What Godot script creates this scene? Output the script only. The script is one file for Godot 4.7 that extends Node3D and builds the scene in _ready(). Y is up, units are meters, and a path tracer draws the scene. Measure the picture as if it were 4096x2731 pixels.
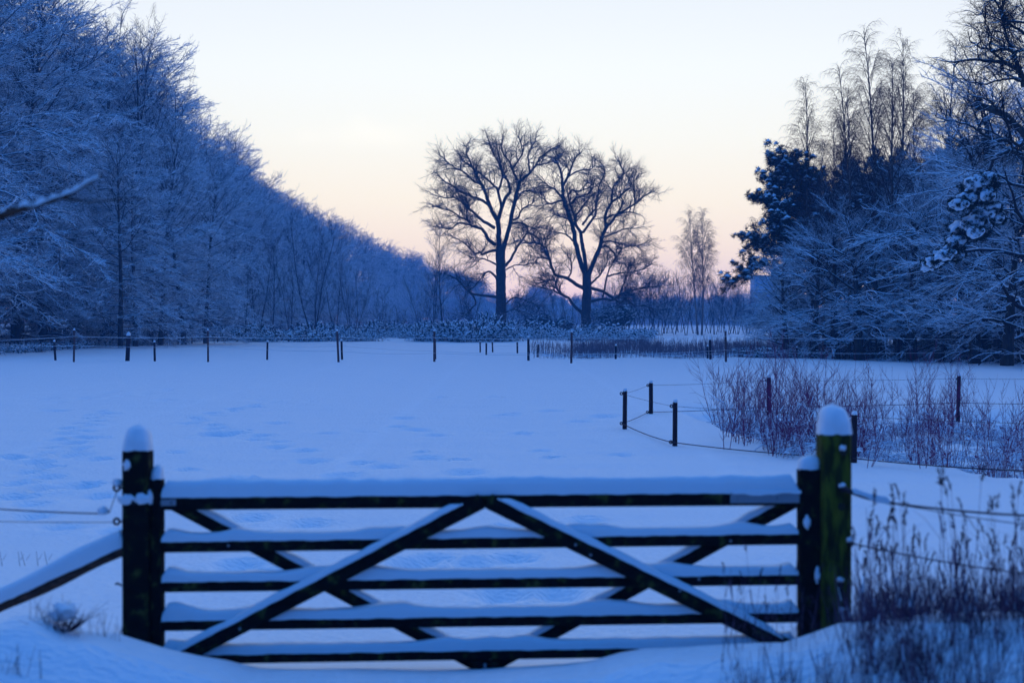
extends Node3D
# A snow-covered field behind a wooden gate at dusk. Metres, y up, the camera looks along -Z.

const F := 5690.0              # focal length of the photograph in its own pixels (50 mm on a 36 x 24 mm frame)
const EYE := Vector3(0, 2.0, 0)
const GATE := 7.8              # metres from the camera to the gate

var view := Basis(Vector3.RIGHT, deg_to_rad(-0.861))
var rng := RandomNumberGenerator.new()
var taken := {}
var M := {}
var rough := FastNoiseLite.new()
var drift := FastNoiseLite.new()


# ---------------------------------------------------------------- naming
func numbered(called: String) -> String:
	var k: int = taken.get(called, -1) + 1
	taken[called] = k
	return called if k == 0 else "%s_%03d" % [called, k]


func tag(o: Node, label: String, category: String, group := "") -> Node:
	o.set_meta("label", label)
	o.set_meta("category", category)
	if group:
		o.set_meta("group", group)
	return o


func thing(called: String, where: Vector3, label: String, category: String, group := "") -> Node3D:
	var o := Node3D.new()
	o.name = numbered(called)
	add_child(o)
	o.position = where
	tag(o, label, category, group)
	return o


func part(called: String, mesh: Mesh, m: Material, parent: Node) -> MeshInstance3D:
	var o := MeshInstance3D.new()
	o.name = called
	o.mesh = mesh
	o.material_override = null
	for k in mesh.get_surface_count():
		o.set_surface_override_material(k, m)
	parent.add_child(o, true)
	return o


func solid(called: String, mesh: Mesh, m: Material, label: String, category: String, group := "") -> MeshInstance3D:
	var o := part(numbered(called), mesh, m, self)
	tag(o, label, category, group)
	return o


func copy(o: Node3D, where: Vector3, turn: float, size: float, label: String, group := "") -> Node3D:
	var c: Node3D = o.duplicate()
	c.name = numbered(str(o.get_meta("called")))
	add_child(c)
	place(c, where, turn, size)
	c.set_meta("label", label)
	if group:
		c.set_meta("group", group)
	elif c.has_meta("group"):
		c.remove_meta("group")
	return c


func place(o: Node3D, where: Vector3, turn: float, size: float) -> void:
	o.position = where
	o.rotation.y = turn
	o.scale = Vector3.ONE * size


func stuff(called: String, mesh: Mesh, m: Material, spots: Array, label: String, category: String) -> MultiMeshInstance3D:
	var mm := MultiMesh.new()
	mm.transform_format = MultiMesh.TRANSFORM_3D
	mm.mesh = mesh
	mm.instance_count = spots.size()
	for k in spots.size():
		mm.set_instance_transform(k, spots[k])
	var o := MultiMeshInstance3D.new()
	o.name = numbered(called)
	o.multimesh = mm
	o.material_override = m
	add_child(o)
	o.set_meta("kind", "stuff")
	o.set_meta("label", label)
	o.set_meta("category", category)
	return o


# ---------------------------------------------------------------- where things stand
func at(px: float, py: float, d: float) -> Vector3:
	var v := view * Vector3((px - 2048.0) / F, (1365.5 - py) / F, -1.0)
	return EYE + v * (d / -v.z)


func ground(px: float, py: float) -> Vector3:
	var v := view * Vector3((px - 2048.0) / F, (1365.5 - py) / F, -1.0)
	var p := EYE + v * (-EYE.y / v.y)
	p.y = height(p.x, p.z)
	return p


func on(px: float, d: float) -> Vector3:
	var x := (px - 2048.0) / F * d
	return Vector3(x, height(x, -d), -d)


func table(x: float, k: Array) -> float:
	if x <= k[0][0]:
		return k[0][1]
	for i in range(1, k.size()):
		if x < k[i][0]:
			return lerpf(k[i - 1][1], k[i][1], smoothstep(k[i - 1][0], k[i][0], x))
	return k[-1][1]


var bank_crest := [[-6.0, 0.5], [-2.59, 0.42], [-2.09, 0.39], [-1.82, 0.31], [-1.62, 0.26], [-1.33, 0.17], [-0.44, 0.17], [0.3, 0.22], [0.75, 0.32], [1.39, 0.37], [1.56, 0.43], [1.71, 0.49], [2.59, 0.53], [6.0, 0.55]]
var ditch_lip := [[3.6, -29.0], [3.98, -24.2], [4.43, -22.2], [4.98, -20.8], [5.9, -19.6], [6.3, -18.2], [9.0, -15.5], [16.0, -12.0]]


func height(x: float, z: float) -> float:
	var far := clampf((-z - 60.0) / 120.0, 0.0, 1.0)
	var h := 0.10 * drift.get_noise_2d(x * 1.0, z * 0.6) * clampf((-z - 8.0) / 14.0, 0.15, 1.0)
	h += lerpf(0.012, 0.028, smoothstep(-9.0, -16.0, z)) * rough.get_noise_2d(x * 4.0, z * 12.0) * (1.0 - far)
	# the dug ditch behind the wire fence on the right
	var dip := smoothstep(0.0, 1.0, table(x, ditch_lip) - z) * smoothstep(0.0, 2.5, z + 34.0) * smoothstep(3.4, 4.6, x) * (1.0 - smoothstep(22.0, 30.0, x))
	h -= dip * (0.42 - 0.22 * rough.get_noise_2d(x * 8.0, z * 8.0) - 0.1 * rough.get_noise_2d(x * 26.0, z * 26.0))
	# the ploughed-up bank in front of the gate
	var up := smoothstep(-8.5, -7.1, z + 0.12 * rough.get_noise_2d(x * 14.0, 3.0))
	h += up * (table(x, bank_crest) - 0.60 * clampf(z + 6.95, 0.0, 1.6) + 0.035 * rough.get_noise_2d(x * 9.0, z * 9.0) + 0.016 * rough.get_noise_2d(x * 34.0, z * 34.0))
	h += 0.10 * exp(-pow((x + 2.42) / 0.16, 2.0) - pow((z + 7.15) / 0.25, 2.0))
	# undergrowth strip beyond the field
	h += 0.25 * smoothstep(122.0, 134.0, -z) * (1.0 - smoothstep(150.0, 190.0, -z))
	return h


# ---------------------------------------------------------------- geometry
class Geo:
	var v := PackedVector3Array()
	var n := PackedVector3Array()
	var ix := PackedInt32Array()

	func tri(a: Vector3, b: Vector3, c: Vector3, out: Vector3) -> void:
		var x := (b - a).cross(c - a)
		if x.dot(out) > 0.0:
			var t := b
			b = c
			c = t
			x = -x
		var k := v.size()
		x = -x.normalized()
		v.append_array(PackedVector3Array([a, b, c]))
		n.append_array(PackedVector3Array([x, x, x]))
		ix.append_array(PackedInt32Array([k, k + 1, k + 2]))

	func quad(a: Vector3, b: Vector3, c: Vector3, d: Vector3, out: Vector3) -> void:
		tri(a, b, c, out)
		tri(a, c, d, out)

	func loft(rows: Array, closed := true, caps := true) -> void:
		var rr := rows.size()
		var cc: int = rows[0].size()
		var base := v.size()
		var facing := 0.0
		var ns := PackedVector3Array()
		for r in rr:
			var row: PackedVector3Array = rows[r]
			var lo: PackedVector3Array = rows[maxi(r - 1, 0)]
			var hi: PackedVector3Array = rows[mini(r + 1, rr - 1)]
			var mid := Vector3.ZERO
			for p in row:
				mid += p
			mid /= cc
			for c in cc:
				var c1 := (c + 1) % cc if closed else mini(c + 1, cc - 1)
				var c0 := (c + cc - 1) % cc if closed else maxi(c - 1, 0)
				var x := (row[c1] - row[c0]).cross(hi[c] - lo[c])
				if x.length_squared() < 1e-16:
					x = (lo[c1] - lo[c0]).cross(hi[c] - lo[c]) + (hi[c1] - hi[c0]).cross(hi[c] - lo[c])
				facing += x.dot(row[c] - mid)
				ns.append(x.normalized() if x.length_squared() > 1e-20 else Vector3.UP)
			v.append_array(row)
		var s := 1.0 if facing >= 0.0 else -1.0
		for k in ns.size():
			n.append(ns[k] * s)
		for r in rr - 1:
			for c in (cc if closed else cc - 1):
				var a := base + r * cc + c
				var b := base + r * cc + (c + 1) % cc
				if s > 0.0:
					ix.append_array(PackedInt32Array([a, b + cc, b, a, a + cc, b + cc]))
				else:
					ix.append_array(PackedInt32Array([a, b, b + cc, a, b + cc, a + cc]))
		if caps:
			for e in 2:
				var row: PackedVector3Array = rows[0] if e == 0 else rows[rr - 1]
				var nxt: PackedVector3Array = rows[1] if e == 0 else rows[rr - 2]
				var mid := Vector3.ZERO
				var mid2 := Vector3.ZERO
				for k in cc:
					mid += row[k] / cc
					mid2 += nxt[k] / cc
				for c in (cc if closed else cc - 1):
					tri(row[c], row[(c + 1) % cc], mid, mid - mid2)

	func tube(pts: Array, rads: Array, sides := 6, caps := true) -> void:
		var rows := []
		var u := Vector3.ZERO
		for k in pts.size():
			var t: Vector3 = (pts[mini(k + 1, pts.size() - 1)] - pts[maxi(k - 1, 0)]).normalized()
			if u == Vector3.ZERO:
				u = t.cross(Vector3.UP if absf(t.y) < 0.9 else Vector3.RIGHT).normalized()
			u = (u - t * u.dot(t)).normalized()
			var w := t.cross(u)
			var row := PackedVector3Array()
			for c in sides:
				var a := TAU * c / sides
				row.append(pts[k] + (u * cos(a) + w * sin(a)) * rads[k])
			rows.append(row)
		loft(rows, true, caps)

	func box(xf: Transform3D, s: Vector3, b: float) -> void:
		var h := s * 0.5
		b = minf(b, minf(h.x, minf(h.y, h.z)) * 0.8)
		var P := func(sx: int, sy: int, sz: int, k: int) -> Vector3:
			var q := Vector3(sx * (h.x - b), sy * (h.y - b), sz * (h.z - b))
			q[k] = [sx, sy, sz][k] * h[k]
			return xf * q
		for k in 3:
			var i := (k + 1) % 3
			var j := (k + 2) % 3
			for e in [-1, 1]:
				var g := [[0, 0, 0], [0, 0, 0], [0, 0, 0], [0, 0, 0]]
				var q := [[-1, -1], [1, -1], [1, 1], [-1, 1]]
				var c := []
				for m in 4:
					g[m][k] = e
					g[m][i] = q[m][0]
					g[m][j] = q[m][1]
					c.append(P.call(g[m][0], g[m][1], g[m][2], k))
				var out := Vector3.ZERO
				out[k] = e
				quad(c[0], c[1], c[2], c[3], xf.basis * out)
				# the chamfer along axis j between face k and face i
				for f in [-1, 1]:
					var s0 := [0, 0, 0]
					s0[k] = e
					s0[i] = f
					s0[j] = -1
					var s1 := s0.duplicate()
					s1[j] = 1
					var o2 := Vector3.ZERO
					o2[k] = e
					o2[i] = f
					quad(P.call(s0[0], s0[1], s0[2], k), P.call(s1[0], s1[1], s1[2], k), P.call(s1[0], s1[1], s1[2], i), P.call(s0[0], s0[1], s0[2], i), xf.basis * o2)
		for sx in [-1, 1]:
			for sy in [-1, 1]:
				for sz in [-1, 1]:
					tri(P.call(sx, sy, sz, 0), P.call(sx, sy, sz, 1), P.call(sx, sy, sz, 2), xf.basis * Vector3(sx, sy, sz))

	func mesh() -> ArrayMesh:
		var a := []
		a.resize(Mesh.ARRAY_MAX)
		a[Mesh.ARRAY_VERTEX] = v
		a[Mesh.ARRAY_NORMAL] = n
		a[Mesh.ARRAY_INDEX] = ix
		var m := ArrayMesh.new()
		m.add_surface_from_arrays(Mesh.PRIMITIVE_TRIANGLES, a)
		return m


# a heap of loose triangles: twigs, needles and the snow on them
class Bag:
	var bark := PackedVector3Array()
	var snow := PackedVector3Array()

	func stick(a: Vector3, b: Vector3, ra: float, rb: float) -> void:
		var d := (b - a).normalized()
		var s := d.cross(Vector3.UP if absf(d.y) < 0.95 else Vector3.RIGHT).normalized()
		var u := s.cross(d)
		var p := u
		var q := u * -0.5 + s * 0.866
		var r := u * -0.5 - s * 0.866
		var a0 := a + p * ra
		var a1 := a + q * ra
		var a2 := a + r * ra
		var b0 := b + p * rb
		var b1 := b + q * rb
		var b2 := b + r * rb
		bark.append_array(PackedVector3Array([a0, b0, b1, a0, b1, a1, a1, b1, b2, a1, b2, a2, a2, b2, b0, a2, b0, a0]))

	func thorn(a: Vector3, b: Vector3, r: float) -> void:
		var d := (b - a).normalized()
		var s := d.cross(Vector3.UP if absf(d.y) < 0.95 else Vector3.RIGHT).normalized()
		var u := s.cross(d)
		var a0 := a + u * r
		var a1 := a + (u * -0.5 + s * 0.866) * r
		var a2 := a + (u * -0.5 - s * 0.866) * r
		bark.append_array(PackedVector3Array([a0, b, a1, a1, b, a2, a2, b, a0]))

	func rod(pts: Array, rads: Array, sides: int) -> void:
		var old := PackedVector3Array()
		var u := Vector3.ZERO
		for k in pts.size():
			var t: Vector3 = (pts[mini(k + 1, pts.size() - 1)] - pts[maxi(k - 1, 0)]).normalized()
			if u == Vector3.ZERO:
				u = t.cross(Vector3.UP if absf(t.y) < 0.9 else Vector3.RIGHT).normalized()
			u = (u - t * u.dot(t)).normalized()
			var w := t.cross(u)
			var row := PackedVector3Array()
			for c in sides:
				var g := TAU * c / sides
				row.append(pts[k] + (u * cos(g) + w * sin(g)) * rads[k])
			if k:
				for c in sides:
					var e := (c + 1) % sides
					bark.append_array(PackedVector3Array([old[c], row[c], row[e], old[c], row[e], old[e]]))
			old = row

	func cap(a: Vector3, b: Vector3, w0: float, w1: float, h0: float, h1: float) -> void:
		var d := b - a
		var s := Vector3(d.z, 0, -d.x)
		var l := s.length()
		if l < 1e-5:
			return
		s /= l
		var l0 := a - s * w0
		var r0 := a + s * w0
		var t0 := a + Vector3.UP * h0
		var l1 := b - s * w1
		var r1 := b + s * w1
		var t1 := b + Vector3.UP * h1
		snow.append_array(PackedVector3Array([l0, l1, t1, l0, t1, t0, t0, t1, r1, t0, r1, r0]))

	func add(o: Bag, xf: Transform3D) -> void:
		bark.append_array(xf * o.bark)
		if o.snow.size():
			snow.append_array(xf * o.snow)


func heap(v: PackedVector3Array) -> ArrayMesh:
	var a := []
	a.resize(Mesh.ARRAY_MAX)
	a[Mesh.ARRAY_VERTEX] = v
	var m := ArrayMesh.new()
	m.add_surface_from_arrays(Mesh.PRIMITIVE_TRIANGLES, a)
	return m


func toss(k: float) -> Vector3:
	return Vector3(rng.randf_range(-k, k), rng.randf_range(-k, k), rng.randf_range(-k, k))


# a layer of snow along a line: arched across, uneven along
func snow_strip(pts: Array, half: float, thick: Array, sides := 8, bump := 0.012, seed_at := 0.0) -> ArrayMesh:
	var g := Geo.new()
	g.loft(snow_rows(pts, half, thick, sides, bump, seed_at), false, true)
	return g.mesh()


func snow_rows(pts: Array, half: float, thick: Array, sides: int, bump: float, seed_at: float) -> Array:
	var rows := []
	var n := pts.size()
	for k in n:
		var t: Vector3 = pts[mini(k + 1, n - 1)] - pts[maxi(k - 1, 0)]
		var s := Vector3(t.z, 0, -t.x).normalized()
		if s.length() < 0.1:
			s = Vector3.RIGHT
		var end := minf(1.0, 0.25 + minf(k, n - 1 - k) * 0.4)
		var row := PackedVector3Array()
		for c in sides + 1:
			var a := PI * c / sides
			var p: Vector3 = pts[k]
			var up: float = thick[k] * end * (1.0 + bump * 14.0 * rough.get_noise_3d(p.x * 26.0 + seed_at, p.y * 26.0, c * 9.0))
			var side := signf(cos(a)) * pow(absf(cos(a)), 0.55) * half * (1.06 + bump * 8.0 * rough.get_noise_3d(p.x * 60.0, p.z * 60.0 + c * 31.0, seed_at))
			row.append(p + s * side + Vector3.UP * (up * pow(sin(a), 0.6) - (0.004 + bump * 0.5 * (0.5 + rough.get_noise_2d(p.x * 140.0 + seed_at, c * 20.0))) * float(c == 0 or c == sides)))
		rows.append(row)
	return rows


func dome(where: Vector3, hx: float, hz: float, tall: float, lean := Vector3.ZERO, square := 0.0) -> ArrayMesh:
	var g := Geo.new()
	var rows := []
	for r in 10:
		var f := r / 9.0
		var y := tall * (f if f < 0.5 else f)
		var w := pow(maxf(1.0 - pow(f, 4.6), 0.0), 0.5) * (1.0 + 0.05 * (1.0 - f)) * (1.0 - 0.10 * f)
		var row := PackedVector3Array()
		for c in 20:
			var a := TAU * c / 20
			var q := Vector3(cos(a), 0, sin(a))
			if square > 0.0:
				q = q.lerp(q / maxf(absf(q.x), absf(q.z)), square * (1.0 - f * 0.6))
			var k := 1.0 + 0.10 * rough.get_noise_3d(where.x * 50.0 + q.x * 25.0, f * 40.0, q.z * 25.0 + where.z * 9.0)
			var low := -0.012 * (0.5 + rough.get_noise_2d(where.x * 90.0 + c * 30.0, where.y * 40.0)) if r == 0 else 0.0
			row.append(where + Vector3(q.x * hx * w * k, y + low, q.z * hz * w * k) + lean * f * f)
		rows.append(row)
	g.loft(rows, true, true)
	return g.mesh()


# ---------------------------------------------------------------- twigs
# a fan of twigs that grows along -Z with +Y up
func spray(long: float, pairs: int, side: float, subs: int, r: float, snow_w: float, snow_h: float, droop: float, spread: float, flat: float) -> Bag:
	var b := Bag.new()
	var pts := []
	var n := 4
	for k in n + 1:
		var t := float(k) / n
		pts.append(Vector3(0.07 * long * sin(t * 5.0 + pairs) * t, -droop * long * t * t, -long * t) + toss(0.02 * long))
	for k in n:
		var q := 1.0 - 0.7 * k / n
		b.stick(pts[k], pts[k + 1], r * q, r * (q - 0.17))
		if snow_w > 0.0:
			b.cap(pts[k] + Vector3.UP * r * 0.4, pts[k + 1] + Vector3.UP * r * 0.4, snow_w * (0.5 + 0.5 * q), snow_w * (0.4 + 0.5 * q), snow_h, snow_h * 0.9)
	for k in pairs * 2:
		var t := (k + 0.7 + rng.randf_range(-0.3, 0.3)) / (pairs * 2.0)
		var f := t * n
		var i := mini(int(f), n - 1)
		var p: Vector3 = pts[i].lerp(pts[i + 1], f - i)
		var a := (1.0 if k % 2 else -1.0) * spread * rng.randf_range(0.7, 1.25)
		var d := Vector3(sin(a), rng.randf_range(-1.0, 1.0) * (1.0 - flat) + 0.05, -cos(a)).normalized()
		var l := side * (1.0 - 0.55 * t) * rng.randf_range(0.7, 1.2)
		var mid := p + d * l * 0.55 + toss(0.04 * l)
		var e := mid + (d + Vector3(0, 0, -0.5) + toss(0.3)).normalized() * l * 0.5 + Vector3.DOWN * droop * l * 0.4
		b.stick(p, mid, r * 0.55, r * 0.42)
		b.thorn(mid, e, r * 0.45)
		if snow_w > 0.0 and absf(d.y) < 0.75:
			b.cap(p, mid, snow_w * 0.8, snow_w * 0.7, snow_h * 0.85, snow_h * 0.75)
			b.cap(mid, e, snow_w * 0.7, snow_w * 0.4, snow_h * 0.75, snow_h * 0.4)
		for s in subs:
			var o := p.lerp(mid, 0.3 + 0.6 * s / maxf(subs, 1)) if s % 2 == 0 else mid.lerp(e, rng.randf_range(0.1, 0.8))
			var d2 := (d + Vector3(rng.randf_range(-1.0, 1.0), rng.randf_range(-1.0, 1.0) * (1.0 - flat * 0.7) - droop, rng.randf_range(-0.8, 0.3))).normalized()
			var o2 := o + d2 * l * rng.randf_range(0.25, 0.5)
			b.thorn(o, o2, r * 0.40)
			if snow_w > 0.0 and absf(d2.y) < 0.7 and s % 2 == 0:
				b.cap(o, o2, snow_w * 0.55, snow_w * 0.35, snow_h * 0.6, snow_h * 0.4)
	return b


# hanging birch twigs: a short arching stem from which thin threads fall
func weeping(long: float, threads: int, r: float) -> Bag:
	var b := Bag.new()
	var p := Vector3.ZERO
	for k in 4:
		var e := p + Vector3(rng.randf_range(-0.05, 0.05), 0.10 - 0.11 * k, -0.25) * long * 0.7
		b.stick(p, e, r * (1.6 - 0.3 * k), r * (1.3 - 0.3 * k))
		for s in threads / 4:
			var o := p.lerp(e, rng.randf())
			var d := Vector3(rng.randf_range(-0.5, 0.5), rng.randf_range(-0.5, 0.1), rng.randf_range(-0.7, 0.2)) * long * 0.35
			var o2 := o + d
			var o3 := o2 + Vector3(d.x * 0.3, -long * rng.randf_range(0.2, 0.5), d.z * 0.3)
			b.stick(o, o2, r * 0.6, r * 0.45)
			b.thorn(o2, o3, r * 0.5)
			b.thorn(o2.lerp(o3, 0.4), o3 + toss(0.12 * long), r * 0.4)
		p = e
	return b


# a bunch of pine needles with a pad of snow
func tuft(size: float, count: int, pads: int, snow: float) -> Bag:
	var b := Bag.new()
	for k in pads:
		var c := toss(size * 0.5) * Vector3(1, 0.5, 1)
		for j in count / pads:
			var d := (toss(1.0) + Vector3(0, 0.35, 0)).normalized()
			var s := d.cross(toss(1.0)).normalized() * size * 0.021
			var a := c + d * size * 0.05
			var e := c + d * size * rng.randf_range(0.26, 0.5)
			b.bark.append_array(PackedVector3Array([a - s, a + s, e]))
		if rng.randf() < snow:
			var w := size * rng.randf_range(0.16, 0.3)
			var top := c + Vector3(0, size * 0.26, 0)
			var ring := []
			for q in 6:
				var a := TAU * q / 6.0
				ring.append(c + Vector3(cos(a) * w * rng.randf_range(0.7, 1.2), size * rng.randf_range(0.02, 0.14), sin(a) * w * rng.randf_range(0.7, 1.2)))
			for q in 6:
				b.snow.append_array(PackedVector3Array([ring[q], ring[(q + 1) % 6], top]))
	return b


# ---------------------------------------------------------------- trees
class Grow:
	var wood := Geo.new()        # trunk and limbs, smooth
	var bag := Bag.new()         # branches, twigs, snow
	var seg := [10, 6, 4]
	var wob := [0.06, 0.2, 0.3]
	var lift := [0.2, 0.1, 0.0]
	var sag := [0.0, 0.0, 0.0]
	var sides := [9, 5, 4]
	var smooth_to := 0
	var snow := 1.0
	var sprays: Array = []
	var upright: Array = []
	var spray_size := [0.8, 1.2]
	var every := 0.8
	var inst := []               # sprays set out as copies instead of being merged
	var defer := false
	var from := 0.25


func limb(g: Grow, p: Vector3, d: Vector3, long: float, r0: float, r1: float, lv: int) -> Array:
	var n: int = g.seg[lv]
	var pts := [p]
	var rads := [r0]
	for k in n:
		var t := float(k + 1) / n
		d = (d + toss(g.wob[lv]) + Vector3.UP * (g.lift[lv] * (1.0 - t) - g.sag[lv] * t)).normalized()
		p += d * long / n
		pts.append(p)
		rads.append(lerpf(r0, r1, pow(t, 0.8)))
	lay(g, pts, rads, lv)
	return pts


func lay(g: Grow, pts: Array, rads: Array, lv: int) -> void:
	if lv <= g.smooth_to:
		g.wood.tube(pts, rads, g.sides[lv], true)
	else:
		g.bag.rod(pts, rads, g.sides[lv])
	if g.snow > 0.0:
		for k in pts.size() - 1:
			var d: Vector3 = (pts[k + 1] - pts[k]).normalized()
			var flat := 1.0 - absf(d.y)
			if flat > 0.18:
				var q := g.snow * smoothstep(0.1, 0.6, flat)
				var up := Vector3.UP
				g.bag.cap(pts[k] + up * rads[k] * 0.45, pts[k + 1] + up * rads[k + 1] * 0.45, rads[k] * 0.8 + 0.005 * q, rads[k + 1] * 0.8 + 0.005 * q, rads[k] * 0.5 + 0.024 * q, rads[k + 1] * 0.5 + 0.022 * q)


func along(pts: Array, t: float) -> Array:
	var f := clampf(t, 0.0, 1.0) * (pts.size() - 1)
	var i := mini(int(f), pts.size() - 2)
	return [pts[i].lerp(pts[i + 1], f - i), (pts[i + 1] - pts[i]).normalized()]


func aside(d: Vector3, open: float, turn: float) -> Vector3:
	d = d.normalized()
	var s := d.cross(Vector3.UP if absf(d.y) < 0.95 else Vector3.RIGHT).normalized()
	return d.rotated(s.rotated(d, turn), open).normalized()


func clothe(g: Grow, pts: Array, long: float, flat: float) -> void:
	var n := maxi(1, int(long / g.every))
	for k in n + 1:
		var t := lerpf(g.from, 1.0, float(k) / n)
		var q := along(pts, t)
		var d: Vector3 = q[1]
		if k < n:
			d = aside(d, rng.randf_range(0.4, 0.9), (PI * 0.5 if k % 2 else -PI * 0.5) + rng.randf_range(-1.0, 1.0) * (1.0 - flat) * 2.0)
		put(g, q[0], d)


func put(g: Grow, p: Vector3, d: Vector3) -> void:
	d = d.normalized()
	var list := g.upright if absf(d.y) > 0.72 and g.upright.size() else g.sprays
	var o: Bag = list[rng.randi() % list.size()]
	var up := Vector3.UP if absf(d.y) < 0.93 else Vector3(rng.randf_range(-1, 1), 0.1, rng.randf_range(-1, 1)).normalized()
	var b := Basis.looking_at(d, up) * Basis.from_scale(Vector3(1.0 if rng.randf() < 0.5 else -1.0, 1.0, 1.0) * rng.randf_range(g.spray_size[0], g.spray_size[1]))
	if g.defer:
		g.inst.append(Transform3D(Basis.looking_at(d, up) * Basis.from_scale(Vector3.ONE * rng.randf_range(g.spray_size[0], g.spray_size[1])), p))
		return
	g.bag.add(o, Transform3D(b, p))


func finish(g: Grow, called: String, category: String, wood: Material, twig: Material, crown := "crown") -> Node3D:
	var o := Node3D.new()
	o.name = called
	o.set_meta("called", called)
	o.set_meta("category", category)
	if g.wood.v.size():
		part("trunk", g.wood.mesh(), wood, o)
	if g.bag.bark.size():
		part(crown, heap(g.bag.bark), twig, o)
	if g.bag.snow.size():
		part("snow", heap(g.bag.snow), M.twig_snow, o).set_meta("kind", "stuff")
	for v in (3 if g.inst.size() else 0):
		var mm := MultiMesh.new()
		mm.transform_format = MultiMesh.TRANSFORM_3D
		mm.mesh = heap(g.sprays[v].bark)
		mm.instance_count = (g.inst.size() - v + 2) / 3
		for k in mm.instance_count:
			mm.set_instance_transform(k, g.inst[k * 3 + v])
		var t := MultiMeshInstance3D.new()
		t.name = "twigs"
		t.multimesh = mm
		t.material_override = twig
		t.set_meta("kind", "stuff")
		o.add_child(t, true)
	return o


var sp_snow := []
var sp_bare := []
var sp_far := []
var sp_thin := []
var sp_twin := []
var sp_up := []
var sp_birch := []
var sp_pine := []
var sp_fine := []


func make_sprays() -> void:
	for k in 4:
		sp_snow.append(spray(1.35, 5, 0.8, 4, 0.013, 0.015, 0.026, 0.04, 0.95, 0.35))
		sp_thin.append(spray(1.3, 5, 0.7, 3, 0.011, 0.008, 0.015, 0.02, 0.9, 0.5))
		sp_twin.append(weeping(1.3, 20, 0.0078))
		sp_far.append(spray(3.4, 4, 1.6, 2, 0.040, 0.045, 0.06, 0.05, 0.75, 0.4))
		sp_up.append(spray(1.3, 5, 0.6, 3, 0.010, 0.0, 0.0, -0.08, 0.6, 0.1))
		sp_bare.append(spray(1.2, 4, 0.7, 2, 0.015, 0.0, 0.0, -0.03, 0.8, 0.0))
		sp_birch.append(weeping(0.95, 16, 0.007))
		sp_pine.append(tuft(0.8, 190, 6, 0.5))
		sp_fine.append(spray(1.0, 4, 0.5, 2, 0.007, 0.008, 0.012, 0.02, 0.7, 0.5))


# a tall forest-edge beech: branches sweep out and down almost to the ground, all of them carrying snow
func beech(tall: float, wide: float, branches: int, low: float, s: int, list: Array, every := 1.05, snow := 0.8) -> Grow:
	rng.seed = s
	var g := Grow.new()
	g.sprays = list
	g.upright = sp_up if list == sp_snow else []
	g.seg = [9, 6, 4]
	g.wob = [0.05, 0.26, 0.38]
	g.lift = [0.15, 0.14, 0.06]
	g.sag = [0.0, 0.17, 0.08]
	g.snow = snow
	g.every = every
	g.from = 0.3
	var trunk := limb(g, Vector3(0, -0.3, 0), Vector3(rng.randf_range(-0.05, 0.05), 1, rng.randf_range(-0.05, 0.05)), tall * 0.93, 0.36, 0.05, 0)
	var turn := rng.randf() * TAU
	for k in branches:
		var t := lerpf(low, 0.985, pow((k + 0.5) / branches, 0.85))
		var q := along(trunk, t)
		turn += 2.4 + rng.randf_range(-0.4, 0.4)
		var high := clampf((t - 0.45) / 0.55, 0.0, 1.0)
		var out := Vector3(cos(turn), lerpf(0.05, 2.1, pow(high, 1.3)) + rng.randf_range(-0.15, 0.15), sin(turn)).normalized()
		var long := wide * lerpf(1.0, 0.45, pow(high, 1.2)) * (0.75 + 0.5 * rng.randf()) * (0.8 + 0.35 * smoothstep(0.05, 0.3, t))
		var r := lerpf(0.11, 0.05, t)
		var b := limb(g, q[0], out, long, r, 0.018, 1)
		var kids := int(long * 1.15)
		for j in kids:
			var t2 := lerpf(0.22, 0.97, (j + rng.randf() * 0.7) / kids)
			var q2 := along(b, t2)
			var d2 := aside(q2[1], rng.randf_range(0.55, 1.0), (PI * 0.5 if j % 2 else -PI * 0.5) + rng.randf_range(-0.5, 0.5))
			d2.y += 0.25 * high
			var l2 := (0.9 + long * 0.24 * (1.0 - t2 * 0.5)) * rng.randf_range(0.8, 1.2)
			var c := limb(g, q2[0], d2, l2, 0.028, 0.012, 2)
			clothe(g, c, l2, 0.6)
		put(g, b[-1], (b[-1] - b[-2]).normalized())
	return g


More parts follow.
